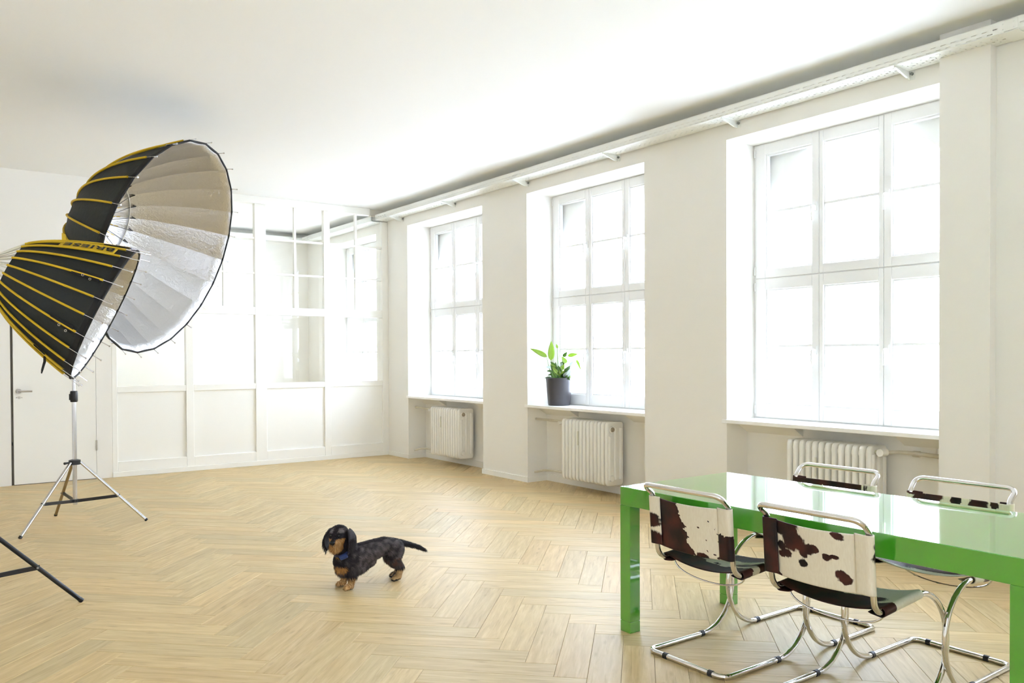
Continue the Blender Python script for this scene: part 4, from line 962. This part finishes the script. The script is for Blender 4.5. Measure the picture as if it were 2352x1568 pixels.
# ears
def ear(sg):
    root = HP(-0.012, sg * 0.046, 0.040); N = 10; V = []; F = []; m = 7
    for i in range(N + 1):
        t = i / N; c = root + HS * sg * (0.026 * math.sin(t * 2.6) + 0.005) - HU * (0.118 * t - 0.012 * math.sin(t * PI)) + HF * (0.010 * t); w = 0.022 + 0.036 * math.sin(min(1, t * 1.05) * PI * 0.62) * (1 if t < 0.8 else 1 - (t - 0.8) * 2.2)
        for j in range(m + 1):
            f = j / m * 2 - 1; V.append(c + HF * w * f + HS * sg * (0.012 * (1 - f * f)))
    F = [(i * (m + 1) + j, i * (m + 1) + j + 1, (i + 1) * (m + 1) + j + 1, (i + 1) * (m + 1) + j) for i in range(N) for j in range(m)]
    me = bpy.data.meshes.new('ear'); me.from_pydata([tuple(v) for v in V], [], F); me.materials.append(COATM)
    cc_ = np.ones((len(V), 4), dtype=np.float32); cc_[:, :3] = [BLK * (0.7 + 0.5 * random.random()) for _ in V]
    a_ = me.color_attributes.new('coat', 'FLOAT_COLOR', 'POINT'); a_.data.foreach_set('color', cc_.ravel()); me.polygons.foreach_set('use_smooth', [True] * len(F))
    o = bpy.data.objects.new('ear', me); COL.objects.link(o); setp(o, dog); sd = o.modifiers.new('t', 'SOLIDIFY'); sd.thickness = 0.010; sd.offset = 0
    cv = np.array([tuple(v) for v in V], dtype=np.float32); nn = np.tile(np.array(tuple(HS * sg), dtype=np.float32), (len(V), 1))
    cc2 = cc_.copy(); cc2[:, :3] *= 1.15
    fur(cv + nn * 0.004, nn, cc2, 2600, o, 'ear_hair', lambda p: (0.024, 0.14), lambda p, n_: Vector((0, 0, -1)) + HF * 0.1, 9)
ear(1); ear(-1)
NOSE = mat('dog_nose', rgb(18, 16, 20), 0.2); EYE = mat('dog_eye', rgb(14, 10, 8), 0.08)
nm = bmesh.new(); bmesh.ops.create_icosphere(nm, subdivisions=3, radius=1, matrix=Matrix.Translation(HP(0.112, 0, -0.008)) @ Matrix((HF, HS, HU)).transposed().to_4x4() @ Matrix.Diagonal((0.012, 0.017, 0.013, 1)))
nme = bpy.data.meshes.new('nose'); nm.to_mesh(nme); nm.free(); nme.materials.append(NOSE); nme.polygons.foreach_set('use_smooth', [True] * len(nme.polygons)); o = bpy.data.objects.new('nose', nme); COL.objects.link(o); setp(o, dog)
for sg in (1, -1):
    nm = bmesh.new(); bmesh.ops.create_icosphere(nm, subdivisions=2, radius=0.0085, matrix=Matrix.Translation(HP(0.060, sg * 0.024, 0.020)))
    nme = bpy.data.meshes.new('eye'); nm.to_mesh(nme); nm.free(); nme.materials.append(EYE); nme.polygons.foreach_set('use_smooth', [True] * len(nme.polygons)); o = bpy.data.objects.new('eye', nme); COL.objects.link(o); setp(o, dog)
# collar with tracker
cn = (DP(-0.045, -0.01, 0.29) - DP(0.0, 0, 0.215)).normalized(); cu = cn.cross(Vector((0, 1, 0))).normalized(); cw_ = cn.cross(cu); cpos = DP(-0.022, -0.006, 0.240)
COLR = mat('collar_blue', rgb(28, 40, 84), 0.5)
m = MB(); V = []
for k in range(28):
    a = 2 * PI * k / 28; d = cu * math.cos(a) + cw_ * math.sin(a)
    for off, hh in ((0.064, -0.010), (0.067, -0.010), (0.067, 0.010), (0.064, 0.010)): V.append(cpos + d * off + cn * hh)
m.add(V, [(k * 4 + q, k * 4 + (q + 1) % 4, ((k + 1) % 28) * 4 + (q + 1) % 4, ((k + 1) % 28) * 4 + q) for k in range(28) for q in range(4)])
clr = m.build('collar', COLR, dog, smooth=True)
td = (Vector((-0.52, -0.85, -0.12)) - cn * Vector((-0.52, -0.85, -0.12)).dot(cn)).normalized()
MB().obox(cpos + td * 0.075 - cn * 0.004, cn.cross(td), cn, td, 0.024, 0.014, 0.010).build('tracker', mat('tracker_blue', rgb(44, 66, 120), 0.3), clr, bevel=0.006, seg=3)
rd = (Vector((-0.92, -0.38, -0.2)) - cn * Vector((-0.92, -0.38, -0.2)).dot(cn)).normalized(); rc = cpos + rd * 0.072 - cn * 0.012
MB().tube([rc + (cn.cross(rd) * math.cos(a) + cn * math.sin(a)) * 0.010 for a in [2 * PI * q / 14 for q in range(14)]], 0.002, 6, closed=True).build('ring', mat('brass_ring', rgb(190, 160, 90), 0.25, 1.0), clr, smooth=True)
